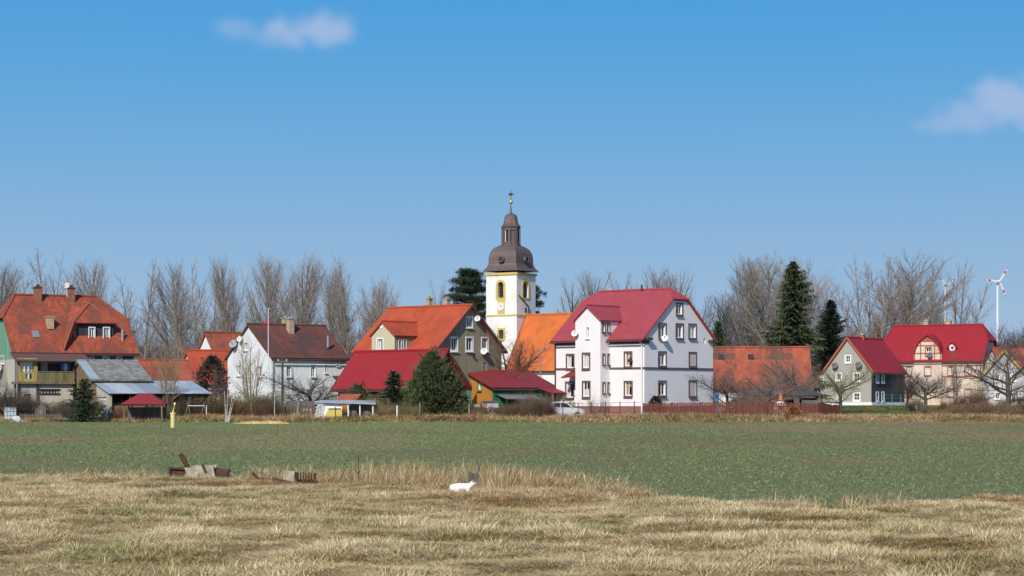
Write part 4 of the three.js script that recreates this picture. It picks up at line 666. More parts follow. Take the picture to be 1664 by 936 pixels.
// levels: per level { n, len, ang, up, seg, wob, from, to }; radius shrinks with length
function growTree(seed, spec) {
  const r = rng(seed), wood = [], twig = [];
  const grow = (p, dir, len, rad, lv) => {
    const L = spec.levels[lv], segs = L.seg, pts = [p.clone()], dirs = []; let d = dir.clone(), q = p.clone();
    for (let i = 0; i < segs; i++) {
      d.x += (r() - .5) * L.wob; d.z += (r() - .5) * L.wob; d.y += L.up + (r() - .5) * L.wob * .5; d.normalize();
      q = q.clone().addScaledVector(d, len / segs); pts.push(q); dirs.push(d.clone());
    }
    const tip = lv === spec.levels.length - 1 ? .003 : rad * (L.tip ?? .25), rr = (t) => lerp(rad, tip, Math.pow(t, .85)), big = lv < 2, out = rad > .045 ? wood : twig;
    for (let i = 0; i < segs; i++) tubeSeg(out, pts[i], pts[i + 1], rr(i / segs), rr((i + 1) / segs), big ? (lv ? 5 : 7) : 3);
    const N = spec.levels[lv + 1]; if (!N) return;
    const cnt = Math.max(1, Math.round(N.n * (.75 + .5 * r()) * (lv ? Math.min(1.5, len / (L.ref || len)) : 1)));
    let az = r() * 6.28;
    for (let i = 0; i < cnt; i++) {
      const t = lerp(N.from, N.to, (i + r() * .8) / cnt), f = Math.min(segs - 1, Math.floor(t * segs)), bp = pts[f].clone().lerp(pts[f + 1], t * segs - f), bd = dirs[f];
      az += 2.4 + (r() - .5) * 1.2; const ang = N.ang * (.7 + .6 * r());
      const u = (Math.abs(bd.y) < .95 ? V(0, 1, 0) : V(1, 0, 0)).cross(bd).normalize(), w = bd.clone().cross(u);
      const nd = bd.clone().multiplyScalar(Math.cos(ang)).addScaledVector(u, Math.sin(ang) * Math.cos(az)).addScaledVector(w, Math.sin(ang) * Math.sin(az)).normalize();
      const k = N.shape ? N.shape(t) : 1 - .55 * t, nl = len * N.len * k * (.7 + .6 * r());
      grow(bp, nd, nl, Math.min(rr(t) * .75, Math.max(N.minR || .004, nl * N.rl)), lv + 1);
    }
  };
  for (const st of spec.stems(r)) grow(st.p, st.d, st.l, st.r, 0);
  return { wood: geoFrom(wood), twig: geoFrom(twig) };
}
const one = (h, rad, lean = .05) => (r) => [{ p: V(0, -.3, 0), d: V((r() - .5) * lean, 1, (r() - .5) * lean).normalize(), l: h, r: rad }];
const several = (n, h, rad, spread, base = .2) => (r) => Array.from({ length: n }, (_, i) => { const a = i / n * 6.28 + r(), s = spread * (.4 + .8 * r()); return { p: V(Math.cos(a) * base * r(), -.2, Math.sin(a) * base * r()), d: V(Math.cos(a) * s, 1, Math.sin(a) * s).normalize(), l: h * (.75 + .3 * r()), r: rad * (.7 + .5 * r()) }; });
const leanOut = (t) => .22 + 1.05 * Math.sin(Math.PI * clamp(.14 + t * .74)) * (1 - .7 * t * t);
// unit trees are about 20 m tall and scaled on planting
const poplar = (seed, wide = 1) => growTree(seed, { stems: one(20.5, .34), levels: [{ seg: 9, wob: .10, up: .03, tip: .12 }, { n: 40, len: .34, ang: .62 * wide, up: .15, seg: 5, wob: .18, from: .26, to: .98, shape: leanOut, rl: .017, ref: 6 }, { n: 16, len: .40, ang: .62, up: .10, seg: 3, wob: .25, from: .15, to: .98, rl: .013, minR: .02, ref: 2.6 }, { n: 15, len: .5, ang: .6, up: .06, seg: 2, wob: .3, from: .12, to: 1, rl: .012, minR: .012 }] });
const vase = (seed, n = 4, sp = .34) => growTree(seed, { stems: (r) => several(n, 19.5, .26, sp, .5)(r), levels: [{ seg: 8, wob: .13, up: .07, tip: .12 }, { n: 24, len: .30, ang: .68, up: .12, seg: 5, wob: .2, from: .22, to: .97, shape: (t) => 1.2 - .92 * t, rl: .016, ref: 4 }, { n: 13, len: .42, ang: .65, up: .09, seg: 3, wob: .26, from: .12, to: .98, rl: .013, minR: .02, ref: 2.4 }, { n: 14, len: .5, ang: .62, up: .05, seg: 2, wob: .3, from: .1, to: 1, rl: .012, minR: .013 }] });
const roundTree = (seed) => growTree(seed, { stems: one(14, .42), levels: [{ seg: 7, wob: .18, up: .02, tip: .2 }, { n: 34, len: .52, ang: .62, up: .10, seg: 6, wob: .22, from: .2, to: .99, shape: (t) => 1.05 - .5 * t, rl: .018, ref: 7 }, { n: 17, len: .40, ang: .75, up: .07, seg: 3, wob: .3, from: .15, to: .98, rl: .012, minR: .017, ref: 4 }, { n: 18, len: .5, ang: .7, up: .04, seg: 2, wob: .3, from: .1, to: 1, rl: .012, minR: .012 }] });
const fruit = (seed, spread = 1.0) => growTree(seed, { stems: one(2.2, .13, .5), levels: [{ seg: 4, wob: .3, up: 0, tip: .6 }, { n: 10, len: .95, ang: spread, up: .06, seg: 6, wob: .42, from: .4, to: 1, shape: (t) => 1, rl: .028, ref: 2 }, { n: 14, len: .52, ang: .85, up: .09, seg: 4, wob: .45, from: .1, to: 1, rl: .016, minR: .01, ref: 1.4 }, { n: 24, len: .6, ang: .75, up: .08, seg: 2, wob: .4, from: .04, to: 1, rl: .012, minR: .0065 }] });
const shrub = (seed, n = 16, sp = .5) => growTree(seed, { stems: several(n, 1.9, .022, sp, .45), levels: [{ seg: 5, wob: .3, up: .03, tip: .2 }, { n: 13, len: .45, ang: .55, up: .06, seg: 3, wob: .35, from: .08, to: 1, shape: () => 1, rl: .012, minR: .008, ref: .9 }, { n: 9, len: .5, ang: .6, up: .04, seg: 2, wob: .3, from: .1, to: 1, rl: .012, minR: .005 }] });
const slimTree = (seed) => growTree(seed, { stems: several(7, 7.2, .075, .22, .35), levels: [{ seg: 7, wob: .17, up: .03, tip: .15 }, { n: 13, len: .26, ang: .6, up: .08, seg: 4, wob: .26, from: .2, to: .98, shape: (t) => 1.1 - .6 * t, rl: .014, ref: 1.7 }, { n: 12, len: .5, ang: .65, up: .05, seg: 3, wob: .3, from: .1, to: 1, rl: .012, minR: .009, ref: .9 }, { n: 7, len: .55, ang: .6, up: .02, seg: 2, wob: .3, from: .1, to: 1, rl: .012, minR: .006 }] });
const KIT = {
  poplar: [poplar(101), poplar(102, 1.12), poplar(103, .85), poplar(104, 1.2)], vase: [vase(111), vase(112, 3, .26), vase(113, 6, .5)], round: [roundTree(121), roundTree(122)],
  fruit: [fruit(131), fruit(132, 1.2), fruit(133, .85)], shrub: [shrub(141), shrub(142, 22, .35), shrub(143, 14, .8), shrub(144, 28, .6)], slim: [slimTree(151), slimTree(152)],
};
for (const k of Object.values(KIT)) for (const v of k) for (const part of ['wood', 'twig']) { const g = v[part]; if (g.attributes.position.count) metreUV(g); v['has' + part] = g.attributes.position.count > 0; g.computeBoundingBox(); v.top = Math.max(v.top || 0, g.boundingBox.max.y * .97); }
function plant(kind, i, name, label, category, group, pos, { h, turn = 0, wide = 1, wood = M.bark, twig = T.grey, parts = ['trunk', 'crown'] }) {
  const v = KIT[kind][i], s = h / v.top, o = thing(name, label, category, pos, turn, group); o.scale.set(s * wide, s, s * wide);
  if (v.haswood) { const m = new THREE.Mesh(v.wood, wood); m.name = parts[0]; o.add(m); }
  if (v.hastwig) { const m = new THREE.Mesh(v.twig, twig); m.name = parts[1]; o.add(m); }
  return o;
}
const hAt = (py, d) => EYE + (HZ - py) * d / F;
const rows = 'bare trees behind the village';
// [photo x, distance, top y, kind, variant, width, label, twig, wood]
const bare = [
  [-8, 335, 418, 'poplar', 1, 1.1, 'bare tree cut by the left picture edge above the old house'],
  [52, 330, 408, 'vase', 0, .85, 'tall bare tree right behind the left chimney of the old house'],
  [96, 345, 404, 'vase', 1, .95, 'tall bare tree just left of the old house\'s right chimney'],
  [152, 340, 419, 'poplar', 0, .95, 'bare tree rising where the old house ridge ends'],
  [216, 318, 420, 'vase', 1, 1.0, 'bare tree standing alone right of the old house roof'],
  [296, 320, 420, 'poplar', 3, 1.0, 'bare tree left in the leafless pair right of the lone tree'],
  [334, 312, 415, 'vase', 0, 1.0, 'forked bare tree above the small far house'],
  [374, 340, 411, 'poplar', 2, .8, 'slender bare tree above the white gable\'s left slope'],
  [424, 330, 410, 'poplar', 0, .95, 'bare tree directly behind the red pennant pole'],
  [478, 325, 410, 'poplar', 2, 1.0, 'bare tree above the brown roof\'s chimneys'],
  [532, 345, 420, 'poplar', 2, .85, 'slender bare tree above the right end of the brown roof'],
  [577, 315, 412, 'vase', 0, 1.0, 'broad forked bare tree left of the orange olive-house roof'],
  [612, 335, 447, 'poplar', 1, .9, 'shorter bare tree leaning over the orange roof\'s left end'],
  [716, 360, 452, 'round', 0, .45, 'small bare tree above the olive house chimneys', 'brown'],
  [772, 390, 436, 'round', 1, .6, 'bare crown showing behind the dark pine', 'grey'],
  [925, 330, 447, 'round', 0, .75, 'round bare tree above the orange nave roof', 'grey', 'barkDark'],
  [957, 345, 438, 'round', 1, .8, 'larger round bare tree left of the pink roof ridge', 'grey', 'barkDark'],
  [1015, 355, 440, 'round', 0, .7, 'bare round tree above the middle of the pink roof', 'grey', 'barkDark'],
  [1064, 370, 432, 'poplar', 1, .9, 'bare tree just left of the pink roof\'s right end', 'brown'],
  [1096, 355, 436, 'round', 1, .65, 'bare round tree above the white house attic window', 'grey', 'barkDark'],
  [1140, 300, 478, 'round', 0, .8, 'dark bare tree right of the white house gable slope', 'dark', 'barkDark'],
  [1182, 290, 474, 'round', 1, .75, 'dark bare tree above the small clipped evergreen', 'dark', 'barkDark'],
  [1207, 335, 414, 'poplar', 0, 1.25, 'tall pale bare tree left of the big spruce', 'grey', 'barkPale'],
  [1258, 325, 408, 'poplar', 3, 1.2, 'tallest pale bare tree just left of the big spruce tip', 'grey', 'barkPale'],
  [1308, 340, 414, 'poplar', 1, 1.2, 'pale bare tree fanning out behind the big spruce', 'grey', 'barkPale'],
  [1418, 330, 412, 'vase', 2, .95, 'wide many-stemmed bare tree above the grey house roof', 'brown', 'barkPale'],
  [1464, 345, 405, 'poplar', 3, 1.3, 'tall bare tree above the left end of the villa roof', 'brown', 'barkPale'],
  [1540, 335, 420, 'vase', 2, .9, 'wide fan-shaped bare tree above the villa chimneys', 'grey', 'bark'],
  [1658, 300, 532, 'round', 0, 1.1, 'low dark bare tree at the right edge above the red roof', 'dark', 'barkDark'],
];
bare.forEach(([px, d, top, kind, i, wide, label, tw = 'grey', wd = 'bark'], n) => { const p = onG(px, d); plant(kind, i, 'bare_tree', label, 'tree', rows, p, { h: hAt(top, d) - p.y, turn: n * 1.7, wide: wide * (px < 640 ? 1.0 : 1.05), twig: T[tw], wood: M[wd] }); });
// the far wood along the horizon: one mass
{
  const low = growTree(171, { stems: one(13, .2), levels: [{ seg: 5, wob: .15, up: .03, tip: .2 }, { n: 13, len: .42, ang: .8, up: .1, seg: 3, wob: .25, from: .15, to: 1, shape: (t) => 1.1 - .6 * t, rl: .02, ref: 4 }, { n: 9, len: .5, ang: .7, up: .08, seg: 2, wob: .3, from: .1, to: 1, rl: .025, minR: .04 }] });
  const g = mergeGeometries([low.wood, low.twig]), n = 2600, m = new THREE.InstancedMesh(g, mat([1, 1, 1], .95), n), r = rng(9), q = new THREE.Object3D(), c = new THREE.Color();
  for (let i = 0; i < n; i++) { const d = 400 + r() * r() * 330, x = (r() * 2 - 1) * (d * .30 + 40), s = (1.08 + .22 * r()) * (.85 + .2 * vnoise(x * .03, 2, 4)) * d / 490; q.position.set(x, ground(x, -d) - .2, -d); q.rotation.y = r() * 6.28; q.scale.set(s * 1.15, s, s * 1.15); q.updateMatrix(); m.setMatrixAt(i, q.matrix); const t = r(); c.setRGB(.085 + .035 * t, .06 + .022 * t, .058 + .016 * t); m.setColorAt(i, c); }
  m.name = 'far_woodland'; tag(m, 'brown leafless woodland forming a band along the horizon', 'woodland', null, 'stuff'); scene.add(m);
}
// evergreens
function needle(v, col, p, d, side, len, w, c) { const b = p.clone().addScaledVector(d, len), s = side; v.push(p.x - s.x * w, p.y - s.y * w, p.z - s.z * w, p.x + s.x * w, p.y + s.y * w, p.z + s.z * w, b.x, b.y, b.z); for (let i = 0; i < 3; i++) col.push(...c); }
function leafMesh(name, v, col, o) { const g = geoFrom(v, col); const m = new THREE.Mesh(g, leafMat); m.name = name; o.add(m); return m; }
function spruce(o, H, R, seed, base = [.034, .058, .026], droop = .35, gap = .08) {
  const r = rng(seed), v = [], col = [], wood = []; tubeSeg(wood, V(0, -.2, 0), V(0, H, 0), H * .016, .02, 7);
  const nb = Math.round(H * 15 * Math.min(1.4, R / 2.2 + .35)), k = clamp(R / 3.6, .35, 1);
  for (let b = 0; b < nb; b++) {
    const t = gap + (1 - gap) * Math.pow((b + r()) / nb, 1.12), y = H * t, a = b * 2.39996 + r(), lob = .25 + 1.05 * vnoise(Math.cos(a) * 1.5 + 9, t * 11 + Math.sin(a) * 1.5, seed);
    const l = (R * Math.pow(1 - t, .68) * lob + .22 * k) * (.7 + .45 * r()), d = V(Math.cos(a), .12 - droop * .55 + t * .5, Math.sin(a)).normalize(), side0 = V(-Math.sin(a), 0, Math.cos(a));
    let p = V(0, y, 0); const n = Math.max(3, Math.round(l / (.34 * k)));
    for (let s = 0; s < n; s++) {
      const q = p.clone().addScaledVector(d, l / n); d.y += (s < n * .6 ? -droop * .5 : .55) / n; d.normalize();
      const c = tone(base, .62 + .76 * r()), wl = (lerp(1.0, .4, s / n) * Math.min(1, l / (2 * k)) + .22) * k;
      for (const sg of [-1, 1]) for (let j = 0; j < 2; j++) { const sd = side0.clone().multiplyScalar(sg * (.55 + .5 * r())).addScaledVector(d, .5 + .5 * r()); sd.y -= (r() * .5 + droop * .9 * r()); needle(v, col, p.clone().lerp(q, r()), sd.normalize(), V(r() - .5, r() - .5, r() - .5).addScaledVector(d, .8).normalize(), wl * (.6 + .7 * r()), (.10 + .05 * r()) * k, tone(c, .85 + .3 * r())); }
      const dn = V((r() - .5) * .7, -1, (r() - .5) * .7).normalize(); needle(v, col, p, dn, d, (.25 + .45 * r() * (1 + droop)) * k, .12 * k, c);
      if (s === n - 1) needle(v, col, p, d, side0, l / n * 1.9, .09 * k, tone(c, 1.2)); p = q;
    }
  }
  const m = new THREE.Mesh(metreUV(geoFrom(wood)), M.barkDark); m.name = 'trunk'; o.add(m); leafMesh('crown', v, col, o);
}
// dense evergreen whose sprays follow an outline radius(t) with lobes
function dense(o, H, radius, seed, base, count, leaf = .16, upright = .8) {
  const r = rng(seed), v = [], col = [], wood = []; tubeSeg(wood, V(0, -.2, 0), V(0, H * .7, 0), H * .02, .03, 6);
  for (let i = 0; i < count; i++) {
    const t = r(), a = r() * 6.283, y = H * t, lob = .35 + 1.15 * fbm(Math.cos(a) * 2.4 + 5, Math.sin(a) * 2.4 + t * 7, seed, 3), rr = radius(t) * lob * (1 - .5 * Math.pow(r(), 2.2)), p = V(Math.cos(a) * rr, y, Math.sin(a) * rr);
    const c = tone(base, .65 + .7 * r()), d0 = V(Math.cos(a) * .7, upright, Math.sin(a) * .7).normalize();
    if (r() < .04) p.add(V(Math.cos(a) * .3 * r(), .35 * r(), Math.sin(a) * .3 * r()).multiplyScalar(leaf * 8));
    for (let k = 0; k < 3; k++) { const d = d0.clone().add(V(r() - .5, r() - .5, r() - .5).multiplyScalar(1.1)).normalize(), s = V(r() - .5, r() - .5, r() - .5).cross(d).normalize(); needle(v, col, p, d, s, leaf * (.8 + .9 * r()), leaf * .28, c); }
  }
  const m = new THREE.Mesh(metreUV(geoFrom(wood)), M.barkDark); m.name = 'trunk'; o.add(m); leafMesh('crown', v, col, o);
}
function pine(o, H, seed, tiers) {
  const r = rng(seed), v = [], col = [], wood = []; tubeSeg(wood, V(0, -.2, 0), V(.2, H * .95, 0), .32, .08, 7);
  for (const [t, rad] of tiers) for (let b = 0; b < 7; b++) {
    const a = b * .9 + r(), l = rad * (.5 + .6 * r()), p0 = V(.2 * t, H * t, 0), e = V(Math.cos(a) * l, H * t + l * .22 + (r() - .5) * .5, Math.sin(a) * l); tubeSeg(wood, p0, e, .07, .03, 4);
    for (let k = 0; k < 4; k++) { const c0 = p0.clone().lerp(e, .45 + .6 * k / 3).add(V(r() - .5, r() * .5, r() - .5)), cr = .65 + .5 * r(); for (let i = 0; i < 150; i++) { const d = V(r() - .5, (r() - .38) * .75, r() - .5).normalize(), p = c0.clone().add(V(d.x * cr, d.y * cr * .6, d.z * cr).multiplyScalar(.35 + .6 * r())); needle(v, col, p, d.clone().add(V(0, .5, 0)).normalize(), V(r() - .5, r() - .5, r() - .5).cross(d).normalize(), .3 + .2 * r(), .05, tone([.026, .046, .024], .7 + .7 * r())); } }
  }
  const m = new THREE.Mesh(metreUV(geoFrom(wood)), M.barkDark); m.name = 'trunk'; o.add(m); leafMesh('crown', v, col, o);
}
const ev = (name, label, px, d, fn) => { const o = thing(name, label, 'tree', onG(px, d), px % 6); fn(o, (py) => hAt(py, d) - o.position.y); };
ev('spruce', 'tall dark spruce between the long barn and grey house', 1289, 236, (o, h) => spruce(o, h(425), 5.0, 5, [.062, .076, .032], .6));
ev('spruce', 'smaller blackish spruce just left of the grey house', 1350, 300, (o, h) => spruce(o, h(488), 5.0, 6, [.024, .042, .026], .2));
ev('evergreen_column', 'small clipped evergreen beside the white house\'s right edge', 1167, 222, (o, h) => dense(o, h(524), (t) => .9 * Math.pow(1 - t, .45), 7, [.05, .085, .03], 3500, .22));
ev('pine', 'dark pine left of the church tower', 762, 305, (o, h) => pine(o, h(447), 8, [[.98, 1.2], [.92, 2.0], [.86, 2.6], [.79, 2.9], [.72, 3.0], [.65, 2.7], [.57, 2.2]]));
ev('pine', 'dark pine mostly hidden behind the church tower', 857, 312, (o, h) => pine(o, h(468), 9, [[.96, 1.0], [.9, 1.7], [.84, 1.9], [.77, 1.5]]));
ev('garden_spruce', 'young spruce below the grey shed roof at left', 137, 163, (o, h) => spruce(o, h(616), 2.1, 10, [.035, .06, .028], .2, .02));
ev('garden_spruce', 'young spruce left before the crimson barn roof', 640, 171, (o, h) => spruce(o, h(604), 2.5, 11, [.032, .062, .026], .2, .02));
ev('juniper', 'broad dense evergreen before the barn\'s gable end', 703, 170, (o, h) => dense(o, h(574), (t) => 2.15 * Math.pow(Math.sin(Math.PI * clamp(.3 + t * .70)), .95), 12, [.08, .10, .04], 11000, .22));
ev('juniper', 'narrower evergreen joined to the broad evergreen\'s right side', 731, 169.5, (o, h) => dense(o, h(598), (t) => 1.35 * Math.pow(Math.sin(Math.PI * clamp(.3 + t * .70)), .95), 15, [.085, .10, .04], 4200, .22));
ev('juniper', 'dark evergreen bush against the red barn\'s left end', 582, 176, (o, h) => dense(o, h(628), (t) => 1.2 * Math.sin(Math.PI * clamp(.2 + t * .75)), 13, [.05, .085, .035], 4500, .16));
ev('juniper', 'dark grey evergreen left of the white gable', 345, 182, (o, h) => dense(o, h(580), (t) => 1.5 * Math.pow(Math.sin(Math.PI * clamp(.2 + t * .78)), .8), 14, [.055, .055, .042], 2600, .2, .5));

// ---------------------------------------------------------------- gardens along the bank
const GS = 'garden trees and shrubs';
const small = [ // [kind, variant, name, label, px, d, top y, width, twig, wood]
  ['fruit', 0, 'fruit_tree', 'bare crooked fruit tree before the old house gable', 8, 166, 604, 1.0, 'dark', 'barkDark'],
  ['shrub', 1, 'climber', 'tangled brown climber below the yellow glazed porch', 46, 169, 626, .9, 'brown', 'barkDark'],
  ['shrub', 2, 'shrub', 'brown shrub right of the garden hut', 92, 168, 648, 1.2, 'brown', 'barkDark'],
  ['shrub', 0, 'shrub', 'dark shrub between the garden hut and young spruce', 112, 167, 640, 1.2, 'dark', 'barkDark'],
  ['shrub', 3, 'shrub', 'reddish shrub right of the pale statue', 192, 166, 648, 1.2, 'red', 'barkDark'],
  ['shrub', 2, 'shrub', 'low brown shrub before the red-roofed shelter', 222, 166, 655, 1.5, 'brown', 'barkDark'],
  ['slim', 0, 'willow', 'tall ochre willow before the corrugated shed roof', 272, 168, 538, .85, 'ochre', 'bark'],
  ['shrub', 3, 'shrub', 'olive shrub at the foot of the ochre willow', 258, 167, 640, 1.4, 'olive', 'barkDark'],
  ['shrub', 1, 'shrub', 'dark brown thicket by the white laundry bar', 305, 168, 632, 1.4, 'dark', 'barkDark'],
  ['slim', 1, 'shrub_tree', 'purplish bare sapling beside the dark grey evergreen', 352, 172, 590, .75, 'red', 'barkDark'],
  ['slim', 0, 'bare_garden_tree', 'many-stemmed bare tree before the white gable wall', 410, 176, 532, .9, 'ochre', 'bark'],
  ['shrub', 0, 'shrub', 'ochre brown shrub left below the white gable', 388, 169, 640, 1.8, 'ochre', 'barkDark'],
  ['shrub', 3, 'shrub', 'russet shrub left of the white pennant pole\'s foot', 424, 168, 645, 1.6, 'red', 'barkDark'],
  ['fruit', 1, 'fruit_tree', 'spreading bare apple tree before the white side wall', 505, 176, 592, 1.35, 'dark', 'barkDark'],
  ['shrub', 2, 'shrub', 'pale twiggy shrub right of the apple tree', 545, 176, 620, 1.1, 'grey', 'barkDark'],
  ['shrub', 1, 'shrub', 'upright ochre shrub right of the white greenhouse', 603, 167, 636, 1.1, 'ochre', 'barkDark'],
  ['shrub', 3, 'shrub', 'bushy ochre shrub left of the short white post', 622, 166.5, 645, 1.2, 'ochre', 'barkDark'],
  ['shrub', 3, 'shrub', 'round olive bush right of the short white post', 663, 166, 648, 1.4, 'olive', 'barkDark'],
  ['shrub', 0, 'shrub', 'reddish shrub before the green plastic sheet', 740, 170, 636, 1.1, 'red', 'barkDark'],
  ['fruit', 2, 'fruit_tree', 'reddish bare tree standing out against the orange nave roof', 828, 197, 532, .95, 'red', 'barkDark'],
  ['shrub', 1, 'shrub', 'thin bare shrub before the green shed wall', 870, 176, 628, 1.2, 'brown', 'barkDark'],
  ['shrub', 2, 'shrub', 'thin bare shrub at the foot of the white house bay', 968, 171, 632, 1.0, 'brown', 'barkDark'],
  ['fruit', 1, 'fruit_tree', 'bare fruit tree beside the blue panel right of the white house', 1182, 185, 596, 1.1, 'dark', 'barkDark'],
  ['fruit', 0, 'fruit_tree', 'large bare fruit tree before the middle of the long barn roof', 1243, 187, 580, 1.5, 'brown', 'barkDark'],
  ['fruit', 2, 'fruit_tree', 'bare fruit tree before the long barn\'s right end', 1298, 202, 570, 1.35, 'brown', 'barkDark'],
  ['shrub', 1, 'shrub', 'brown shrub between the white panels and gazebo', 1216, 180, 622, 1.3, 'brown', 'barkDark'],
  ['fruit', 1, 'fruit_tree', 'olive-grey fruit tree before the grey house gable', 1364, 215, 585, 1.1, 'olive', 'barkDark'],
  ['fruit', 0, 'fruit_tree', 'dark spreading fruit tree before the villa\'s left half', 1503, 225, 588, 1.4, 'dark', 'barkDark'],
  ['fruit', 2, 'fruit_tree', 'dark fruit tree between the grey house and villa', 1472, 235, 598, 1.2, 'dark', 'barkDark'],
  ['slim', 1, 'bare_garden_tree', 'reddish slender tree before the villa\'s right windows', 1553, 232, 560, .55, 'red', 'barkDark'],
  ['fruit', 1, 'fruit_tree', 'large-limbed dark tree before the pale house at right edge', 1641, 205, 545, 1.1, 'dark', 'barkDark'],
  ['shrub', 0, 'shrub', 'dark climber at the pale edge house\'s left corner', 1590, 238, 608, .8, 'olive', 'barkDark'],
];
small.forEach(([kind, i, name, label, px, d, top, wide, tw, wd], n) => { const p = onG(px, d); plant(kind, i, name, label, /tree|willow/.test(name) ? 'tree' : 'shrub', GS, p, { h: hAt(top, d) - p.y, turn: n * 2.1, wide, twig: T[tw], wood: M[wd], parts: kind === 'shrub' ? ['stems', 'twigs'] : ['trunk', 'crown'] }); });
{ const o = thing('orange_shrub', 'rounded orange-brown shrub in front of the brown board fence', 'shrub', onG(1290, 166.5)); dense(o, 1.15, (t) => .75 * Math.sin(Math.PI * clamp(.25 + t * .7)), 31, [.34, .15, .045], 650, .12, .3); o.children.at(-1).name = 'withered_leaves';
  const q = thing('arched_shrub', 'dark brown arching shrub at the white house\'s gable wall', 'shrub', onG(1066, 174)); dense(q, 2.0, (t) => .75 * Math.sin(Math.PI * clamp(.15 + t * .8)), 32, [.085, .042, .028], 1700, .13, .2); q.children.at(-1).name = 'withered_leaves'; }
// low hedges: uncountable tangles
function hedge(name, label, px0, px1, d, top, c, seed, dens = 420, leaf = .12) {
  const a = onG(px0, d), b = onG(px1, d), L = b.x - a.x, o = thing(name, label, 'hedge', a), r = rng(seed), v = [], col = [], H = hAt(top, d) - a.y, st = [];
  for (let i = 0; i < L * dens; i++) { const x = r() * L, hh = H * (.72 + .5 * fbm(x * 1.3, 1, seed, 3)), y = hh * Math.pow(r(), .8), p = V(x, y, (r() - .5) * 1.1 * (1 - .4 * y / H)), d0 = V((r() - .5) * 1.6, r() * 1.2, (r() - .5) * 1.6).normalize(); needle(v, col, p, d0, V(r() - .5, r() - .5, r() - .5).cross(d0).normalize(), leaf * (.7 + r()), leaf * .22, tone(mix(c[0], c[1], r()), .6 + .8 * r())); }
  for (let x = .15; x < L; x += .4) tubeSeg(st, V(x, -.2, 0), V(x + (r() - .5) * .4, H * .7, (r() - .5) * .5), .03, .01, 4);
  mesh('stems', geoFrom(st), M.barkDark, o); leafMesh('foliage', v, col, o);
}
const G1 = [.04, .058, .022], B1 = [.11, .07, .042], R1 = [.20, .10, .055], O1 = [.26, .18, .075];
hedge('garden_hedge', 'dark hedge along the left gardens below the old house', 30, 128, 168.5, 652, [G1, B1], 41);
hedge('garden_hedge', 'reddish hedge between the statue and yellow marker post', 178, 275, 168.5, 650, [R1, B1], 42);
hedge('garden_hedge', 'brown hedge between the yellow marker and white birch', 284, 362, 169, 644, [B1, O1], 43);
hedge('garden_hedge', 'ochre hedge below the white gable and bare tree', 368, 452, 170, 640, [O1, B1], 44);
hedge('garden_hedge', 'dark green hedge below the white house\'s side wall', 442, 548, 186, 634, [G1, [.07, .06, .03]], 45, 520);
hedge('garden_hedge', 'dark hedge left of the wire fence below the evergreens', 600, 700, 169.5, 656, [G1, B1], 46);
hedge('garden_hedge', 'dark red-brown hedge before the low green shed', 756, 886, 170, 662, [[.10, .05, .04], B1], 47);
hedge('garden_hedge', 'low rust-coloured brambles at the right edge below the pale house', 1545, 1690, 186, 657, [R1, [.22, .13, .08]], 48, 380);
hedge('garden_hedge', 'low brown brambles below the villa garden', 1475, 1548, 184, 671, [R1, O1], 49, 300);

// ---------------------------------------------------------------- fences
function fence(name, label, pts, { h = 1.2, y0 = .05, w = .1, gapw = .02, board, post, step = 2.4, rails = true, wire = false, topJitter = .03, pile = .1 }) {
  const o = thing(name, label, 'fence', onG(...pts[0])); const base = o.position.clone(), r = rng(label.length * 7), slats = [], P3 = pts.map((p) => onG(...p).sub(base));
  for (let k = 0; k < P3.length - 1; k++) {
    const A = P3[k], B = P3[k + 1], d = B.clone().sub(A), L = Math.hypot(d.x, d.z), ang = Math.atan2(-d.z, d.x), at = (t) => { const q = A.clone().lerp(B, t); q.y = ground(q.x + base.x, q.z + base.z) - base.y; return q; };
    for (let s = 0; s <= L - .01; s += step) { const q = at(s / L); mesh('post', wire ? bar(V(q.x, q.y - .3, q.z), V(q.x, q.y + h + .08, q.z), .04, .04, 6) : box(pile, h + .4, pile, q.x, q.y + h / 2 - .12, q.z - .06, 0, ang), post, o); }
    if (rails) for (const y of wire ? [h * .35, h * .7, h * .98] : [h * .25, h * .8]) { const a = at(0), b = at(1); mesh(wire ? 'wire' : 'rail', wire ? bar(V(a.x, a.y + y, a.z), V(b.x, b.y + y, b.z), .012, .012, 4) : beam(V(a.x, a.y + y, a.z - .03), V(b.x, b.y + y, b.z - .03), .05, .09), post, o); }
    if (board) for (let s = w / 2; s < L; s += w + gapw) { const q = at(s / L), hh = h + (r() - .5) * topJitter; slats.push(box(w * (.94 + .1 * r()), hh, .022, q.x, q.y + y0 + hh / 2, q.z + .01 + r() * .008, (r() - .5) * .03, ang, (r() - .5) * .02)); }
  }
  if (board) { const m = mesh('boards', slats, board, o); m.userData.kind = 'stuff'; }
}
fence('board_fence', 'red-brown board fence along the white house gable and barn', [[1046, 172.5], [1162, 171.5], [1245, 171], [1330, 171.5], [1366, 174]], { h: 1.28, board: M.redBoards, post: M.brownBoards, w: .11, gapw: .03, topJitter: .1 });
fence('wire_fence', 'rusty wire fence before the evergreens and green sheet', [[688, 169], [790, 168.5], [888, 168.5]], { h: 1.15, wire: true, post: M.rust, step: 1.6 });
fence('iron_fence', 'rusty iron fence before the parked car and white house plinth', [[890, 168.5], [960, 168.5], [1040, 169.5]], { h: 1.25, wire: true, post: M.rust, step: 1.25 });
fence('mesh_fence', 'teal metal post fence right of the grey house', [[1436, 240], [1476, 238], [1518, 236]], { h: 1.4, wire: true, post: M.teal, step: 1.1 });
fence('picket_fence', 'low dark picket fence below the old house at left', [[32, 165.5], [100, 165.5]], { h: .6, board: M.greyBoards, post: M.greyBoards, w: .07, gapw: .1 });
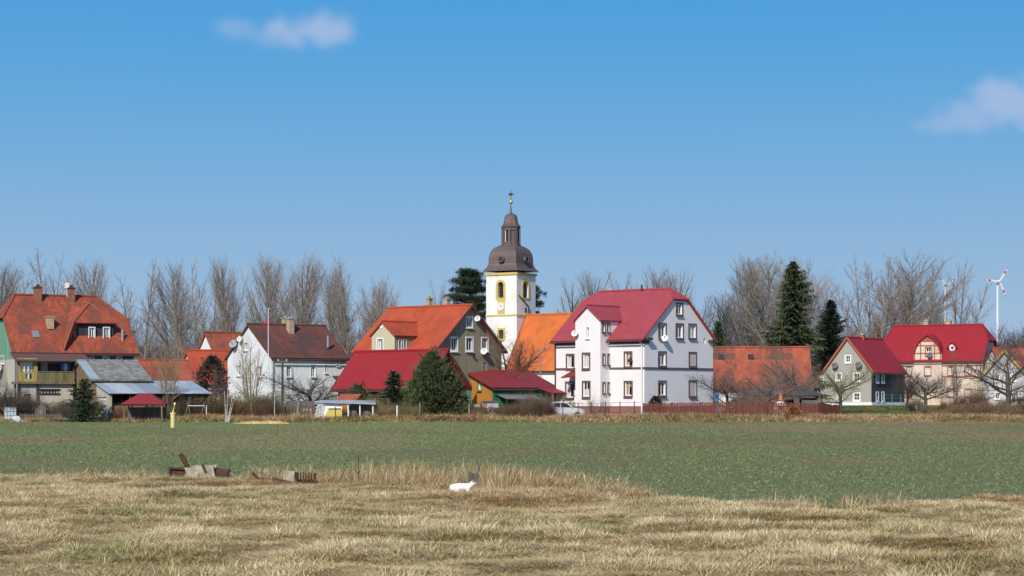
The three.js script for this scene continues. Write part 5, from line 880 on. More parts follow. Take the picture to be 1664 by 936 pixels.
fence('garden_fence', 'grey weathered picket fence left of the white lattice', [[432, 169.5], [512, 169]], { h: 1.25, board: M.greyBoards, post: M.oldWood, w: .07, gapw: .09, step: 1.8 });

// ---------------------------------------------------------------- garden things, left to right
const put = (name, label, cat, px, d, turn = 0) => thing(name, label, cat, onG(px, d), turn);
{ // caged water tank
  const o = put('water_tank', 'pale caged plastic water tank at the left edge', 'tank', 17, 165.5, .2), m = mesh('tank', box(.9, .95, .9, 0, .68, 0), mat([.42, .50, .56], .5), o); mesh('filler_cap', cyl(.12, .12, .08, 0, 1.19, 0, 12), M.black, m);
  const c = []; for (const x of [-.48, -.24, 0, .24, .48]) c.push(bar(V(x, .2, .48), V(x, 1.18, .48), .014), bar(V(x, .2, -.48), V(x, 1.18, -.48), .014), bar(V(.48, .2, x), V(.48, 1.18, x), .014), bar(V(-.48, .2, x), V(-.48, 1.18, x), .014)); for (const y of [.22, .5, .85, 1.16]) for (const s of [-1, 1]) c.push(bar(V(-.49, y, s * .49), V(.49, y, s * .49), .014), bar(V(s * .49, y, -.49), V(s * .49, y, .49), .014)); mesh('cage', c, M.steel, o);
  mesh('pallet', [box(1.05, .06, 1.05, 0, .17, 0), ...[-.45, 0, .45].map((x) => box(.12, .14, 1.05, x, .07, 0))], M.oldWood, o);
  const b = put('white_drum', 'small white drum lying beside the caged tank', 'drum', 27, 164.8, .5); mesh('drum', cyl(.24, .24, .5, 0, .24, 0, 16, Math.PI / 2), M.whitePaint, b); mesh('rim', [new THREE.TorusGeometry(.24, .02, 6, 18).translate(0, .24, .2), new THREE.TorusGeometry(.24, .02, 6, 18).translate(0, .24, -.2)], M.steel, b);
}
{ // pointed garden hut
  const o = put('garden_hut', 'small grey board hut with pointed top at the left gardens', 'hut', 66, 166.5, .15); mesh('wall', [wallGeo([[-.45, -.1], [.45, -.1], [.45, 1.05], [0, 1.5], [-.45, 1.05]], [], .9).translate(0, 0, .4)], M.greyBoards, o); mesh('roof', [slab([V(-.6, .93, .5), V(0, 1.56, .5), V(0, 1.56, -.6), V(-.6, .93, -.6)].reverse(), .04), slab([V(.6, .93, .5), V(.6, .93, -.6), V(0, 1.56, -.6), V(0, 1.56, .5)], .04)], M.oldWood, o); mesh('door', box(.5, .95, .03, 0, .42, .42), M.oldWood, o);
}
{ // stone statue
  const o = put('stone_statue', 'pale grey stone garden statue right of the young spruce', 'statue', 170, 164.5, -.3), pr = [[0, .28], [.3, .28], [.3, .3], [.27, .5], [.2, .75], [.17, .86], [.21, .95], [.2, 1.02], [.09, 1.08], [.075, 1.12], [.1, 1.16], [.115, 1.24], [.09, 1.32], [0, 1.36]];
  mesh('figure', [new THREE.LatheGeometry(pr.map(([x, y]) => new THREE.Vector2(Math.max(x, .001), y)), 18), bar(V(-.2, .95, .02), V(-.05, .72, .19), .055, .04), bar(V(.2, .95, .02), V(.03, .74, .2), .055, .04)], M.stone, o); mesh('pedestal', [box(.62, .12, .62, 0, .02, 0), box(.5, .22, .5, 0, .17, 0)], M.concrete, o);
}
{ // yellow pipeline marker
  const o = put('marker_post', 'yellow pipeline marker post standing in the field edge', 'marker post', 281, 131, .3); mesh('drum', [new THREE.LatheGeometry([[.001, -.2], [.15, -.2], [.15, .86], [.19, .88], [.19, .96], [.16, .98], [.001, .98]].map((p) => new THREE.Vector2(...p)), 22)], M.yellowPaint, o); mesh('vent_pipe', [bar(V(0, .95, 0), V(.02, 1.15, 0), .05), bar(V(.02, 1.1, 0), V(.1, 1.45, 0), .025)], M.yellowPaint, o); mesh('cap', new THREE.SphereGeometry(.085, 14, 10).scale(.9, 1.35, .9).translate(.12, 1.53, 0), M.yellowPaint, o);
}
{ const o = put('laundry_frame', 'white metal laundry bar with wooden props in the garden', 'laundry frame', 320, 167); for (const x of [-.75, .55]) mesh('prop', [bar(V(x - .25, -.1, 0), V(x + .05, 1.35, 0), .035), bar(V(x + .3, -.1, 0), V(x, 1.35, 0), .035)], M.oldWood, o); mesh('bar', bar(V(-.7, 1.05, .05), V(.6, 1.05, .05), .03), M.whitePaint, o); mesh('pole', bar(V(.8, -.1, .1), V(.8, 1.1, .1), .03), M.whitePaint, o); }
{ // white-barked birch clump and stray posts
  const o = put('birch', 'slim white-stemmed birch clump on the bank', 'tree', 368, 162.5), w = [], t = [], r = rng(5);
  for (const [a, b, l] of [[.04, .0, 3.4], [.34, .1, 1.7], [-.06, .1, 2.5], [.22, -.1, 2.2]]) { const e = V(a * l, l, b); tubeSeg(w, V(a * .3, -.2, 0), e, .05, .018, 6); for (let i = 0; i < 12; i++) { const q = V(a * .3, 0, 0).lerp(e, .45 + .55 * r()), z = r() * 6.28; tubeSeg(t, q, q.clone().add(V(Math.cos(z) * .35, .4 + .3 * r(), Math.sin(z) * .35)), .01, .003, 3); } }
  mesh('trunk', geoFrom(w), M.barkWhite, o); mesh('crown', geoFrom(t), T.red, o);
}
for (const [px, d, top, label] of [[408, 168, 655, 'pale wooden stake left of the russet shrub'], [446, 167.5, 636, 'tall pale stake right of the pennant pole'], [482, 167.5, 652, 'leaning pale stake before the grey picket fence'], [645, 165.3, 660, 'short white post between the ochre and olive bushes'], [682, 166, 655, 'thin pale stake at the wire fence\'s left end'], [762, 167, 657, 'pale stake with knob near the green sheet']]) { const o = put('stake', label, 'post', px, d), h = hAt(top, d) - o.position.y, wh = /white/.test(label); mesh('shaft', bar(V(0, -.3, 0), V(px === 482 ? .16 : .02, h, 0), wh ? .06 : .04, wh ? .055 : .03, 8), wh ? M.whitePaint : M.barkWhite, o); mesh('foot', cyl(.1, .07, .12, 0, .02, 0, 8), M.concrete, o); mesh('top', new THREE.SphereGeometry(.055, 8, 6).translate(px === 482 ? .16 : .02, h, 0), wh ? M.whitePaint : M.oldWood, o); }
{ // pennant pole
  const d = 174, o = put('flagpole', 'slim white pole with red pennant before the white gable', 'flagpole', 436, d), h = hAt(502, d); mesh('pole', bar(V(0, -.3, 0), V(0, h, 0), .045, .025, 8), M.whitePaint, o); mesh('crossarm', [bar(V(-.22, h - .02, 0), V(.22, h - .02, 0), .02), bar(V(-.15, h + .05, .1), V(.15, h + .05, -.1), .012)], M.steel, o);
  const y = hAt(519, d), g = slab([V(-.02, y + .25, 0), V(-.42, y - .5, .08), V(-.02, y - .35, 0)], .015); mesh('pennant', g, mat([.45, .03, .05], .8), o);
  const u = put('utility_pole', 'dark wooden utility pole before the white house side wall', 'pole', 459, 188), hu = hAt(582, 188); mesh('pole', bar(V(0, -.3, 0), V(0, hu, 0), .13, .1, 8), M.barkDark, u); mesh('crossarm', [box(.9, .1, .1, 0, hu - .3, 0)], M.oldWood, u); for (const x of [-.38, .38]) mesh('insulator', cyl(.04, .05, .16, x, hu - .17, 0, 8), M.whitePaint, u);
}
{ // long straw-yellow heap on the bank
  const o = put('straw_heap', 'long low heap of pale yellow straw on the bank', 'straw', 425, 152), v = [], r = rng(3), N = 46, K = 9; const hgt = (i, j) => Math.max(0, .1 + .22 * fbm(i * .23, j * .5, 4, 3)) * Math.sin(Math.PI * clamp(i / N)) * Math.sin(Math.PI * clamp(j / K));
  const pt = (i, j) => V((i / N - .5) * 4.6, hgt(i, j) * (i > N * .55 ? 1.25 : .9), (j / K - .5) * -1.3 + Math.sin(i * .4) * .1);
  for (let i = 0; i < N; i++) for (let j = 0; j < K; j++) { const a = pt(i, j), b = pt(i + 1, j), c = pt(i + 1, j + 1), e = pt(i, j + 1); v.push(...a, ...b, ...c, ...a, ...c, ...e); }
  mesh('heap', geoFrom(v), mottled([.70, .50, .17], [.50, .36, .13], { seed: 71, S: .8, f: 10, bump: .02 }), o); const s = []; for (let i = 0; i < 500; i++) { const q = pt(Math.floor(4 + r() * (N - 8)), Math.floor(1 + r() * (K - 2))), z = r() * 6.28; tubeSeg(s, q, q.clone().add(V(Math.cos(z) * .22, .06 * r(), Math.sin(z) * .22)), .008, .004, 3); } const m = mesh('straws', geoFrom(s), mat([.66, .50, .20], .9), o); m.userData.kind = 'stuff';
}
{ // greenhouse with lattice, yellow sheet and flat roof
  const o = put('greenhouse', 'white garden shelter with flat grey roof and yellow sheet', 'shelter', 530, 166), X = (px) => (px - 530) * 166 / F, Y = (py) => hAt(py, 166) - o.position.y;
  mesh('roof', slab([V(X(511), Y(652.5), .35), V(X(611), Y(656), .35), V(X(607), Y(650.5), -2.2), V(X(520), Y(650), -2.2)], .07), M.zinc, o);
  mesh('white_panel', [slab([V(X(523), 0, .02), V(X(556), 0, .02), V(X(556), Y(656), .02), V(X(523), Y(655), .02)], .05)], M.whitePaint, o); mesh('yellow_sheet', slab([V(X(526), .02, .1), V(X(557), .02, .1), V(X(555), Y(664), .1), V(X(534), Y(664), .1)], .04), M.yellow, o); mesh('door_bar', [box(.05, 1.0, .05, X(545), .5, .14), box(1.0, .05, .05, X(544), Y(664), .14)], M.darkMetal, o);
  for (let i = 0; i < 7; i++) { mesh('lattice_slat', bar(V(X(512.5) + i * .085, .05, .2), V(X(516.5) + i * .085, Y(656), .2), .022, .022, 4), M.whitePaint, o); } for (let i = 0; i < 5; i++) mesh('lattice_slat', bar(V(X(512.5), .1 + i * .28, .24), V(X(523), .3 + i * .28, .24), .02, .02, 4), M.whitePaint, o);
  for (const px of [566, 585, 606]) mesh('post', box(.09, Y(655.5), .09, X(px), Y(655.5) / 2 - .05, .1), M.whitePaint, o); for (const px of [572, 594]) mesh('back_panel', box(.7, 1.15, .04, X(px), .55, -.4), M.greyBoards, o); mesh('back_panel', box(1.9, 1.2, .05, X(585), .6, -2), M.houseGrey, o);
}
{ // tiny hut with red saddle roof
  const o = put('small_hut', 'tiny hut with red saddle roof and orange gable before the barn', 'hut', 570, 171, -.5); mesh('wall', wallGeo([[-.7, -.1], [.7, -.1], [.7, 1.55], [0, 2.05], [-.7, 1.55]], [rectPath(-.3, 0, .25, 1.35)], 1.5).rotateY(Math.PI / 2).translate(.8, 0, 0), M.orangeBoards, o); mesh('roof', [slab([V(-1, 1.45, .95), V(1.05, 1.45, .95), V(1.05, 2.12, 0), V(-1, 2.12, 0)], .07), slab([V(1.05, 1.45, -.95), V(-1, 1.45, -.95), V(-1, 2.12, 0), V(1.05, 2.12, 0)], .07)], M.rustRoof, o); mesh('door', box(.04, 1.3, .5, .8, .65, 0), M.oldWood, o);
  const f = put('garden_shed', 'low grey garden shed with dull window behind picket fence', 'shed', 492, 173, .1); mesh('wall', wallGeo(rectPath(-1.2, -.1, 1.2, 1.3), [rectPath(-.1, .5, .7, 1.05)], 1.4).translate(0, 0, .7), M.brownBoards, f); mesh('roof', slab([V(-1.35, 1.36, .9), V(1.35, 1.36, .9), V(1.35, 1.6, -.9), V(-1.35, 1.6, -.9)], .06), M.greyBoards, f); const w = mesh('window', [...ring(-.04, .56, .64, .99, .06, .55, .6), box(.05, .43, .05, .3, .775, .575)], M.whitePaint, f); mesh('pane', box(.7, .45, .01, .3, .775, .56), M.glass, w);
}
{ // yard before the low shed
  const b = put('white_hutch', 'white board hutch with pink square before the orange wall', 'hutch', 797, 172, .25); mesh('body', box(1.15, 1.35, .9, 0, .78, 0), plaster([.70, .66, .64], { amount: .6 }), b); mesh('door', box(.32, .42, .03, -.1, .85, .47), mat([.55, .33, .27], .8), b); mesh('roof', box(1.35, .07, 1.1, .02, 1.5, 0, .06), M.greyBoards, b); for (const x of [-.5, .5]) for (const z of [-.38, .38]) mesh('leg', box(.08, .24, .08, x, .06, z), M.oldWood, b); for (let i = 1; i < 5; i++) mesh('board_joint', box(1.16, .015, .02, 0, .2 + i * .25, .45), M.greyBoards, b);
  const c = put('beehive', 'small white and green box stack at the orange wall', 'box stack', 774, 171, .1); for (let i = 0; i < 4; i++) mesh('box', box(.44 + .03 * (i % 2), .26, .42, (i % 2) * .03, .14 + i * .28, 0), i % 2 ? M.whitePaint : M.greenWall, c); mesh('lid', box(.54, .06, .5, 0, 1.18, 0), M.whitePaint, c);
  const l = put('log_stack', 'stack of cut pale logs under the low shed canopy', 'logs', 829, 172.5), r = rng(12); for (let j = 0; j < 5; j++) for (let i = 0; i < 11; i++) { const q = .075 + r() * .025; mesh('log', cyl(q, q, .5, -.9 + i * .18 + (j % 2) * .09, .1 + j * .16, (r() - .5) * .08, 8, Math.PI / 2), r() < .5 ? mat([.52, .41, .22], .9) : M.oldWood, l); }
  for (const s of [-1, 1]) mesh('stake', box(.07, 1.1, .07, s * 1.08, .5, 0), M.oldWood, l);
  const d = put('blue_barrel', 'blue plastic barrel beside the log stack', 'barrel', 856, 171.5); mesh('barrel', new THREE.LatheGeometry([[.001, 0], [.27, 0], [.31, .08], [.31, .4], [.33, .43], [.31, .46], [.31, .82], [.27, .9], [.001, .9]].map((p) => new THREE.Vector2(...p)), 20), mat([.05, .10, .22], .5), d); mesh('lid', cyl(.24, .24, .05, 0, .92, 0, 16), M.black, d);
  const t = put('work_table', 'rough timber table behind the blue barrel', 'table', 868, 174, .05); mesh('top', box(2.2, .1, .9, 0, 1.35, 0), M.oldWood, t); for (const x of [-1, 0, 1]) mesh('leg', box(.1, 1.35, .1, x, .62, .3), M.redBoards, t); mesh('back_board', box(2.1, .8, .04, 0, .6, -.35), M.brownBoards, t);
}
{ // parked car, nose to the right, seen from its side
  const o = put('parked_car', 'silver hatchback parked beside the white house steps', 'car', 917, 172.5, .1), paint = mat([.62, .64, .68], .3, { metalness: .25 }), glass = mat([.02, .025, .03], .08);
  const s = new THREE.Shape(); s.moveTo(-1.55, .32); s.lineTo(1.48, .30); s.quadraticCurveTo(1.62, .34, 1.6, .56); s.quadraticCurveTo(1.57, .72, 1.3, .76); s.lineTo(.72, .86); s.lineTo(-1.3, .90); s.quadraticCurveTo(-1.62, .84, -1.62, .6); s.closePath();
  const body = mesh('body', new THREE.ExtrudeGeometry(s, { depth: 1.3, bevelEnabled: true, bevelSize: .08, bevelThickness: .12, bevelSegments: 3 }).translate(0, 0, -.65), paint, o);
  const c = new THREE.Shape(); c.moveTo(-1.42, .88); c.lineTo(-1.05, 1.32); c.quadraticCurveTo(-.9, 1.40, -.7, 1.4); c.lineTo(-.05, 1.38); c.quadraticCurveTo(.15, 1.36, .3, 1.24); c.lineTo(.82, .84); c.closePath(); mesh('cabin', new THREE.ExtrudeGeometry(c, { depth: 1.1, bevelEnabled: true, bevelSize: .03, bevelThickness: .08, bevelSegments: 2 }).translate(0, 0, -.55), paint, o);
  const win = (p) => { const q = new THREE.Shape(p.map((a) => new THREE.Vector2(...a))); return new THREE.ExtrudeGeometry(q, { depth: .02, bevelEnabled: false }).translate(0, 0, .63); }; mesh('side_window', win([[-.98, .93], [-.98, 1.26], [-.82, 1.33], [-.42, 1.33], [-.42, .93]]), glass, o); mesh('side_window', win([[-.36, .93], [-.36, 1.33], [-.02, 1.31], [.2, 1.2], [.55, .93]]), glass, o); mesh('side_window', win([[-1.25, .95], [-1.05, 1.22], [-1.05, .95]]), glass, o);
  mesh('windscreen', slab([V(.36, 1.23, .5), V(.36, 1.23, -.5), V(.84, .87, -.55), V(.84, .87, .55)].reverse(), .02).translate(.04, .03, 0), glass, o);
  for (const x of [-1.02, 1.02]) for (const z of [-.72, .72]) { const w = mesh('wheel', new THREE.TorusGeometry(.22, .085, 10, 22).translate(x, .3, z), M.black, o); mesh('rim', cyl(.17, .17, .1, x, .3, z, 14, Math.PI / 2), M.steel, w); }
  for (const z of [-.5, .5]) { mesh('headlight', box(.08, .13, .3, 1.62, .6, z), mat([.7, .7, .68], .2), o); mesh('tail_light', box(.06, .24, .2, -1.66, .74, z), mat([.35, .02, .02], .3), o); } mesh('bumper', [box(.14, .16, 1.5, 1.64, .4, 0)], M.darkMetal, o); mesh('bumper', [box(.14, .16, 1.5, -1.66, .42, 0)], M.darkMetal, o); for (const z of [-.78, .78]) mesh('wing_mirror', box(.1, .1, .16, .55, .97, z), paint, o);
}
{ // street lamp before the nave roof
  const o = put('street_lamp', 'thin street lamp standing before the orange nave roof', 'lamp post', 878.5, 205), h = hAt(568, 205); mesh('pole', bar(V(0, -.3, 0), V(0, h, 0), .08, .05, 8), M.steel, o); mesh('arm', bar(V(0, h, 0), V(.35, h + .22, .1), .035), M.steel, o); mesh('lamp_head', box(.5, .1, .18, .55, h + .25, .15, 0, 0, .1), M.steel, o);
}
{ // right yards: panels, gazebo, oven
  const o = put('panel_screen', 'blue and white panel screen right of the white house', 'screen', 1160, 190), X = (px) => (px - 1160) * 190 / F, Y = (py) => hAt(py, 190); for (const [a, b, m, t] of [[1160, 1168, M.blue, 638], [1168.3, 1187, M.whitePaint, 638.5], [1187.5, 1206, M.whitePaint, 638.5]]) mesh('panel', box(X(b) - X(a), Y(t), .05, (X(a) + X(b)) / 2, Y(t) / 2, 0), m, o); for (const a of [1160, 1187.3, 1206]) mesh('post', box(.08, Y(637), .08, X(a), Y(637) / 2 - .1, -.07), M.greyBoards, o);
  const w = put('yard_shed', 'low dark-roofed shed behind the bare fruit tree right', 'shed', 1238, 199); mesh('wall', wallGeo(rectPath(-1.9, -.2, 1.9, 2.3), [rectPath(-1.4, .7, -.4, 1.8)], 2.2).translate(0, 0, 1.1), M.plinth, w); mesh('roof', slab([V(-2.1, 2.3, 1.4), V(2.1, 2.3, 1.4), V(2.1, 2.75, -1.3), V(-2.1, 2.75, -1.3)], .1), M.tarp, w); mesh('blue_panel', box(.9, 1, .06, -.9, 1.25, .9), mat([.16, .22, .36], .7), w);
  const g = put('gazebo', 'garden gazebo with pointed dark grey roof behind the fence', 'gazebo', 1300, 190), e = hAt(642.5, 190), t = hAt(627.5, 190), R = 2.05, c = [[-R, R], [R, R], [R, -R], [-R, -R]]; mesh('roof', c.map(([x, z], i) => { const [x2, z2] = c[(i + 1) % 4]; return slab([V(x, e, z), V(x2, e, z2), V(0, t, 0)], .07); }), mat([.045, .047, .055], .85), g);
  for (const [x, z] of c) mesh('post', box(.14, e + .2, .14, x * .85, e / 2 - .1, z * .85), M.brownBoards, g); mesh('side_panel', box(1.7, 1.7, .05, .75, .9, 1.7), M.darkGrey, g); mesh('side_panel', box(.5, 1.9, .05, -.55, 1, 1.72), M.greyBoards, g); mesh('side_panel', box(3.3, 1.9, .05, 0, 1, -1.74), M.blackBoards, g); mesh('parapet', box(3.4, .7, .08, 0, .3, 1.76), M.oldWood, g);
  const q = put('garden_oven', 'white domed garden oven with terracotta chimney behind the fence', 'oven', 1268, 177), dome = new THREE.SphereGeometry(.62, 20, 12, 0, 6.3, 0, 1.6).scale(1, 1.15, .9).translate(0, .95, 0); mesh('dome', dome, plaster([.70, .62, .55], { amount: .5 }), q); mesh('base', box(1.3, 1.0, 1.1, 0, .45, 0), M.concrete, q); mesh('chimney', [cyl(.19, .17, .55, .05, 2.0, 0, 12), cyl(.24, .24, .07, .05, 2.3, 0, 12)], mat([.48, .17, .08], .85), q); mesh('oven_mouth', box(.4, .3, .1, -.05, 1.1, .53), M.black, q);
  const b = put('white_bucket', 'small white bucket on the grass below the villa', 'bucket', 1490, 222); mesh('bucket', new THREE.LatheGeometry([[.001, 0], [.17, 0], [.23, .45], [.2, .45], [.15, .05], [.001, .05]].map((p) => new THREE.Vector2(...p)), 18), M.whitePaint, b); mesh('handle', new THREE.TorusGeometry(.22, .015, 6, 16, Math.PI).translate(0, .44, 0), M.steel, b);
  const p = put('debris_pile', 'dark pile of cut branches right below the villa', 'branches', 1520, 190), s = [], r = rng(6); for (let i = 0; i < 160; i++) { const a = r() * 3.14, x = (r() - .5) * 2.4, y = .05 + r() * .35 * (1 - Math.abs(x) / 1.4), l = .3 + r() * .5; tubeSeg(s, V(x - Math.cos(a) * l, y, (r() - .5)), V(x + Math.cos(a) * l, y + (r() - .5) * .3, (r() - .5)), .025, .012, 4); } const dp = mesh('branches', geoFrom(s), T.dark, p); dp.userData.kind = 'stuff';
  const p2 = put('debris_pile', 'rust-brown pile of branches on the bank below the evergreens', 'branches', 722, 164.5), s2 = []; for (let i = 0; i < 260; i++) { const a = r() * 3.14, x = (r() - .5) * 4.2, y = .05 + r() * .3 * (1 - Math.abs(x) / 2.4), l = .3 + r() * .6; tubeSeg(s2, V(x - Math.cos(a) * l, y, (r() - .5) * 1.2), V(x + Math.cos(a) * l, y + (r() - .5) * .25, (r() - .5) * 1.2), .022, .01, 4); } const dq = mesh('branches', geoFrom(s2), T.red, p2); dq.userData.kind = 'stuff';
}
// wind turbines far behind
for (const [px, hub, d, rot, yaw, label, sc] of [[1621, 457.5, 2100, .35, .25, 'white wind turbine with red-banded blades right of the villa', 1], [1536, 463, 2500, -.12, .5, 'farther wind turbine half hidden behind the fan-shaped bare tree', .95]]) {
  const o = put('wind_turbine', label, 'wind turbine', px, d, yaw), h = hAt(hub, d) - o.position.y, R = 17.5 * d / 2100 * sc; o.userData.group = 'wind turbines on the horizon'; const pw = mat([.66, .69, .74], .7), rd = mat([.55, .06, .04], .5);  // white greyed towards blue: distance haze is put into the turbine colour
  mesh('tower', cyl((px < 1600 ? 1.3 : 2.0) * d / 2100, (px < 1600 ? .8 : 1.1) * d / 2100, h, 0, h / 2 - 1, 0, 16), pw, o); mesh('nacelle', box(2.2, 2.2, 6, 0, h, -.5), pw, o); mesh('hub', new THREE.SphereGeometry(1.3, 14, 10).translate(0, h, 4), pw, o);
  for (let i = 0; i < 3; i++) { const a = rot + i * 2.0944 + (i === 1 ? 0 : 0), bl = (r0, r1, w0, w1) => { const g = slab([V(-w0 / 2, r0, 0), V(w0 / 2, r0, 0), V(w1 / 2, r1, 0), V(-w1 / 2, r1, 0)], .5); return g.rotateZ(a - .95).translate(0, h, 4.4); }; const b = mesh('blade', [bl(0, R * .55, 1.5, 1.9), bl(R * .74, R * .88, 1.4, 1.0)], pw, o); mesh('red_band', bl(R * .55, R * .74, 1.9, 1.4), rd, b); mesh('red_band', bl(R * .88, R, 1.0, .4), rd, b); }
}

// tangled undergrowth along the garden fences: nobody could count it
{
  const r = rng(55), cols = [[.13, .085, .05], [.08, .06, .042], [.20, .13, .065], [.16, .08, .052], [.11, .10, .042]], lists = [[], [], []];
  for (let i = 0; i < 900; i++) {
    const px = r() < .86 ? -20 + r() * 910 : (r() < .4 ? 1165 + r() * 200 : 1480 + r() * 200), d = px > 1400 ? 184 + r() * 45 : px > 1100 ? 176 + r() * 14 : 168.5 + r() * 9, n = vnoise(px * .03, 4, 3); if ((px > 508 && px < 560) || (px > 780 && px < 812) || r() > .35 + n) continue;
    const p = onG(px, d), h = (.75 + 1.3 * r()) * (.6 + .8 * n); lists[i % 3].push([p.x, p.y - .05, p.z, h / KIT.shrub[1].top * (1 + .5 * r()), h / KIT.shrub[1].top, r() * 6.28, tone(cols[Math.floor(r() * 5)], .8 + .5 * r())]);
  }
  [1, 2, 3].forEach((k, j) => { const m = new THREE.InstancedMesh(mergeGeometries([KIT.shrub[k].twig].concat(KIT.shrub[k].haswood ? [KIT.shrub[k].wood] : [])), mat([1, 1, 1], .95), lists[j].length), q = new THREE.Object3D(), c = new THREE.Color(); lists[j].forEach(([x, y, z, sx, sy, t, col], i) => { q.position.set(x, y, z); q.rotation.y = t; q.scale.set(sx, sy, sx); q.updateMatrix(); m.setMatrixAt(i, q.matrix); m.setColorAt(i, c.setRGB(...col)); }); m.name = numbered('undergrowth'); tag(m, ['brown leafless undergrowth tangled along the garden fences', 'low spreading brushwood tangled among the garden fences', 'dense twiggy brush filling the garden edges'][j], 'undergrowth', null, 'stuff'); scene.add(m); });
}

// ---------------------------------------------------------------- grass and crop: ribbons in tufts, scattered as uncountable stuff
function ribbons(seed, n, { h, hv = .4, w, spread, bend, seg = 3, lay = 0, lw = 1, dir = 0 }) {
  const r = rng(seed), v = [], col = [];
  for (let i = 0; i < n; i++) {
    const a = r() * 6.283, rad = spread * Math.sqrt(r()), H = h * (1 - hv + 2 * hv * r()), L = lay * (.5 + r()), b = bend * (.3 + 1.2 * r()), da = dir ? (r() - .5) * 1.9 : a + (r() - .5) * 1.6, dx = Math.cos(da), dz = Math.sin(da), sx = -dz, sz = dx, c = .62 + .76 * r(), ww = w * (.6 + .8 * r());
    let p = V(Math.cos(a) * rad, -.02, Math.sin(a) * rad), t = .1 + L; const pts = [p];
    for (let s = 0; s < seg; s++) { t += b / seg; p = p.clone().add(V(dx * Math.sin(t), Math.cos(t), dz * Math.sin(t)).multiplyScalar(H / seg)); pts.push(p); }
    for (let s = 0; s < seg; s++) {
      const w0 = ww * lw * (s === 0 ? .7 : 1 - .55 * s / seg), w1 = s === seg - 1 ? 0 : ww * lw * (1 - .55 * (s + 1) / seg), A = pts[s], B = pts[s + 1];
      v.push(A.x - sx * w0, A.y, A.z - sz * w0, A.x + sx * w0, A.y, A.z + sz * w0, B.x + sx * w1, B.y, B.z + sz * w1); for (let k = 0; k < 3; k++) col.push(c, c, c);
      if (w1) { v.push(A.x - sx * w0, A.y, A.z - sz * w0, B.x + sx * w1, B.y, B.z + sz * w1, B.x - sx * w1, B.y, B.z - sz * w1); for (let k = 0; k < 3; k++) col.push(c, c, c); }
    }
  }
  return geoFrom(v, col);
}
const bladeMat = new THREE.MeshPhysicalMaterial({ vertexColors: true, roughness: .75, side: THREE.DoubleSide, specularIntensity: .35 });
function scatter(name, label, category, geo, list) {           // list of [x, y, z, sx, sy, turn, color]
  const m = new THREE.InstancedMesh(geo, bladeMat, list.length), q = new THREE.Object3D(), c = new THREE.Color();
  list.forEach(([x, y, z, sx, sy, turn, k], i) => { q.position.set(x, y, z); q.rotation.set(0, turn, 0); q.scale.set(sx, sy, sx); q.updateMatrix(); m.setMatrixAt(i, q.matrix); m.setColorAt(i, c.setRGB(...k)); });
  m.name = numbered(name); tag(m, label, category, null, 'stuff'); scene.add(m);
}
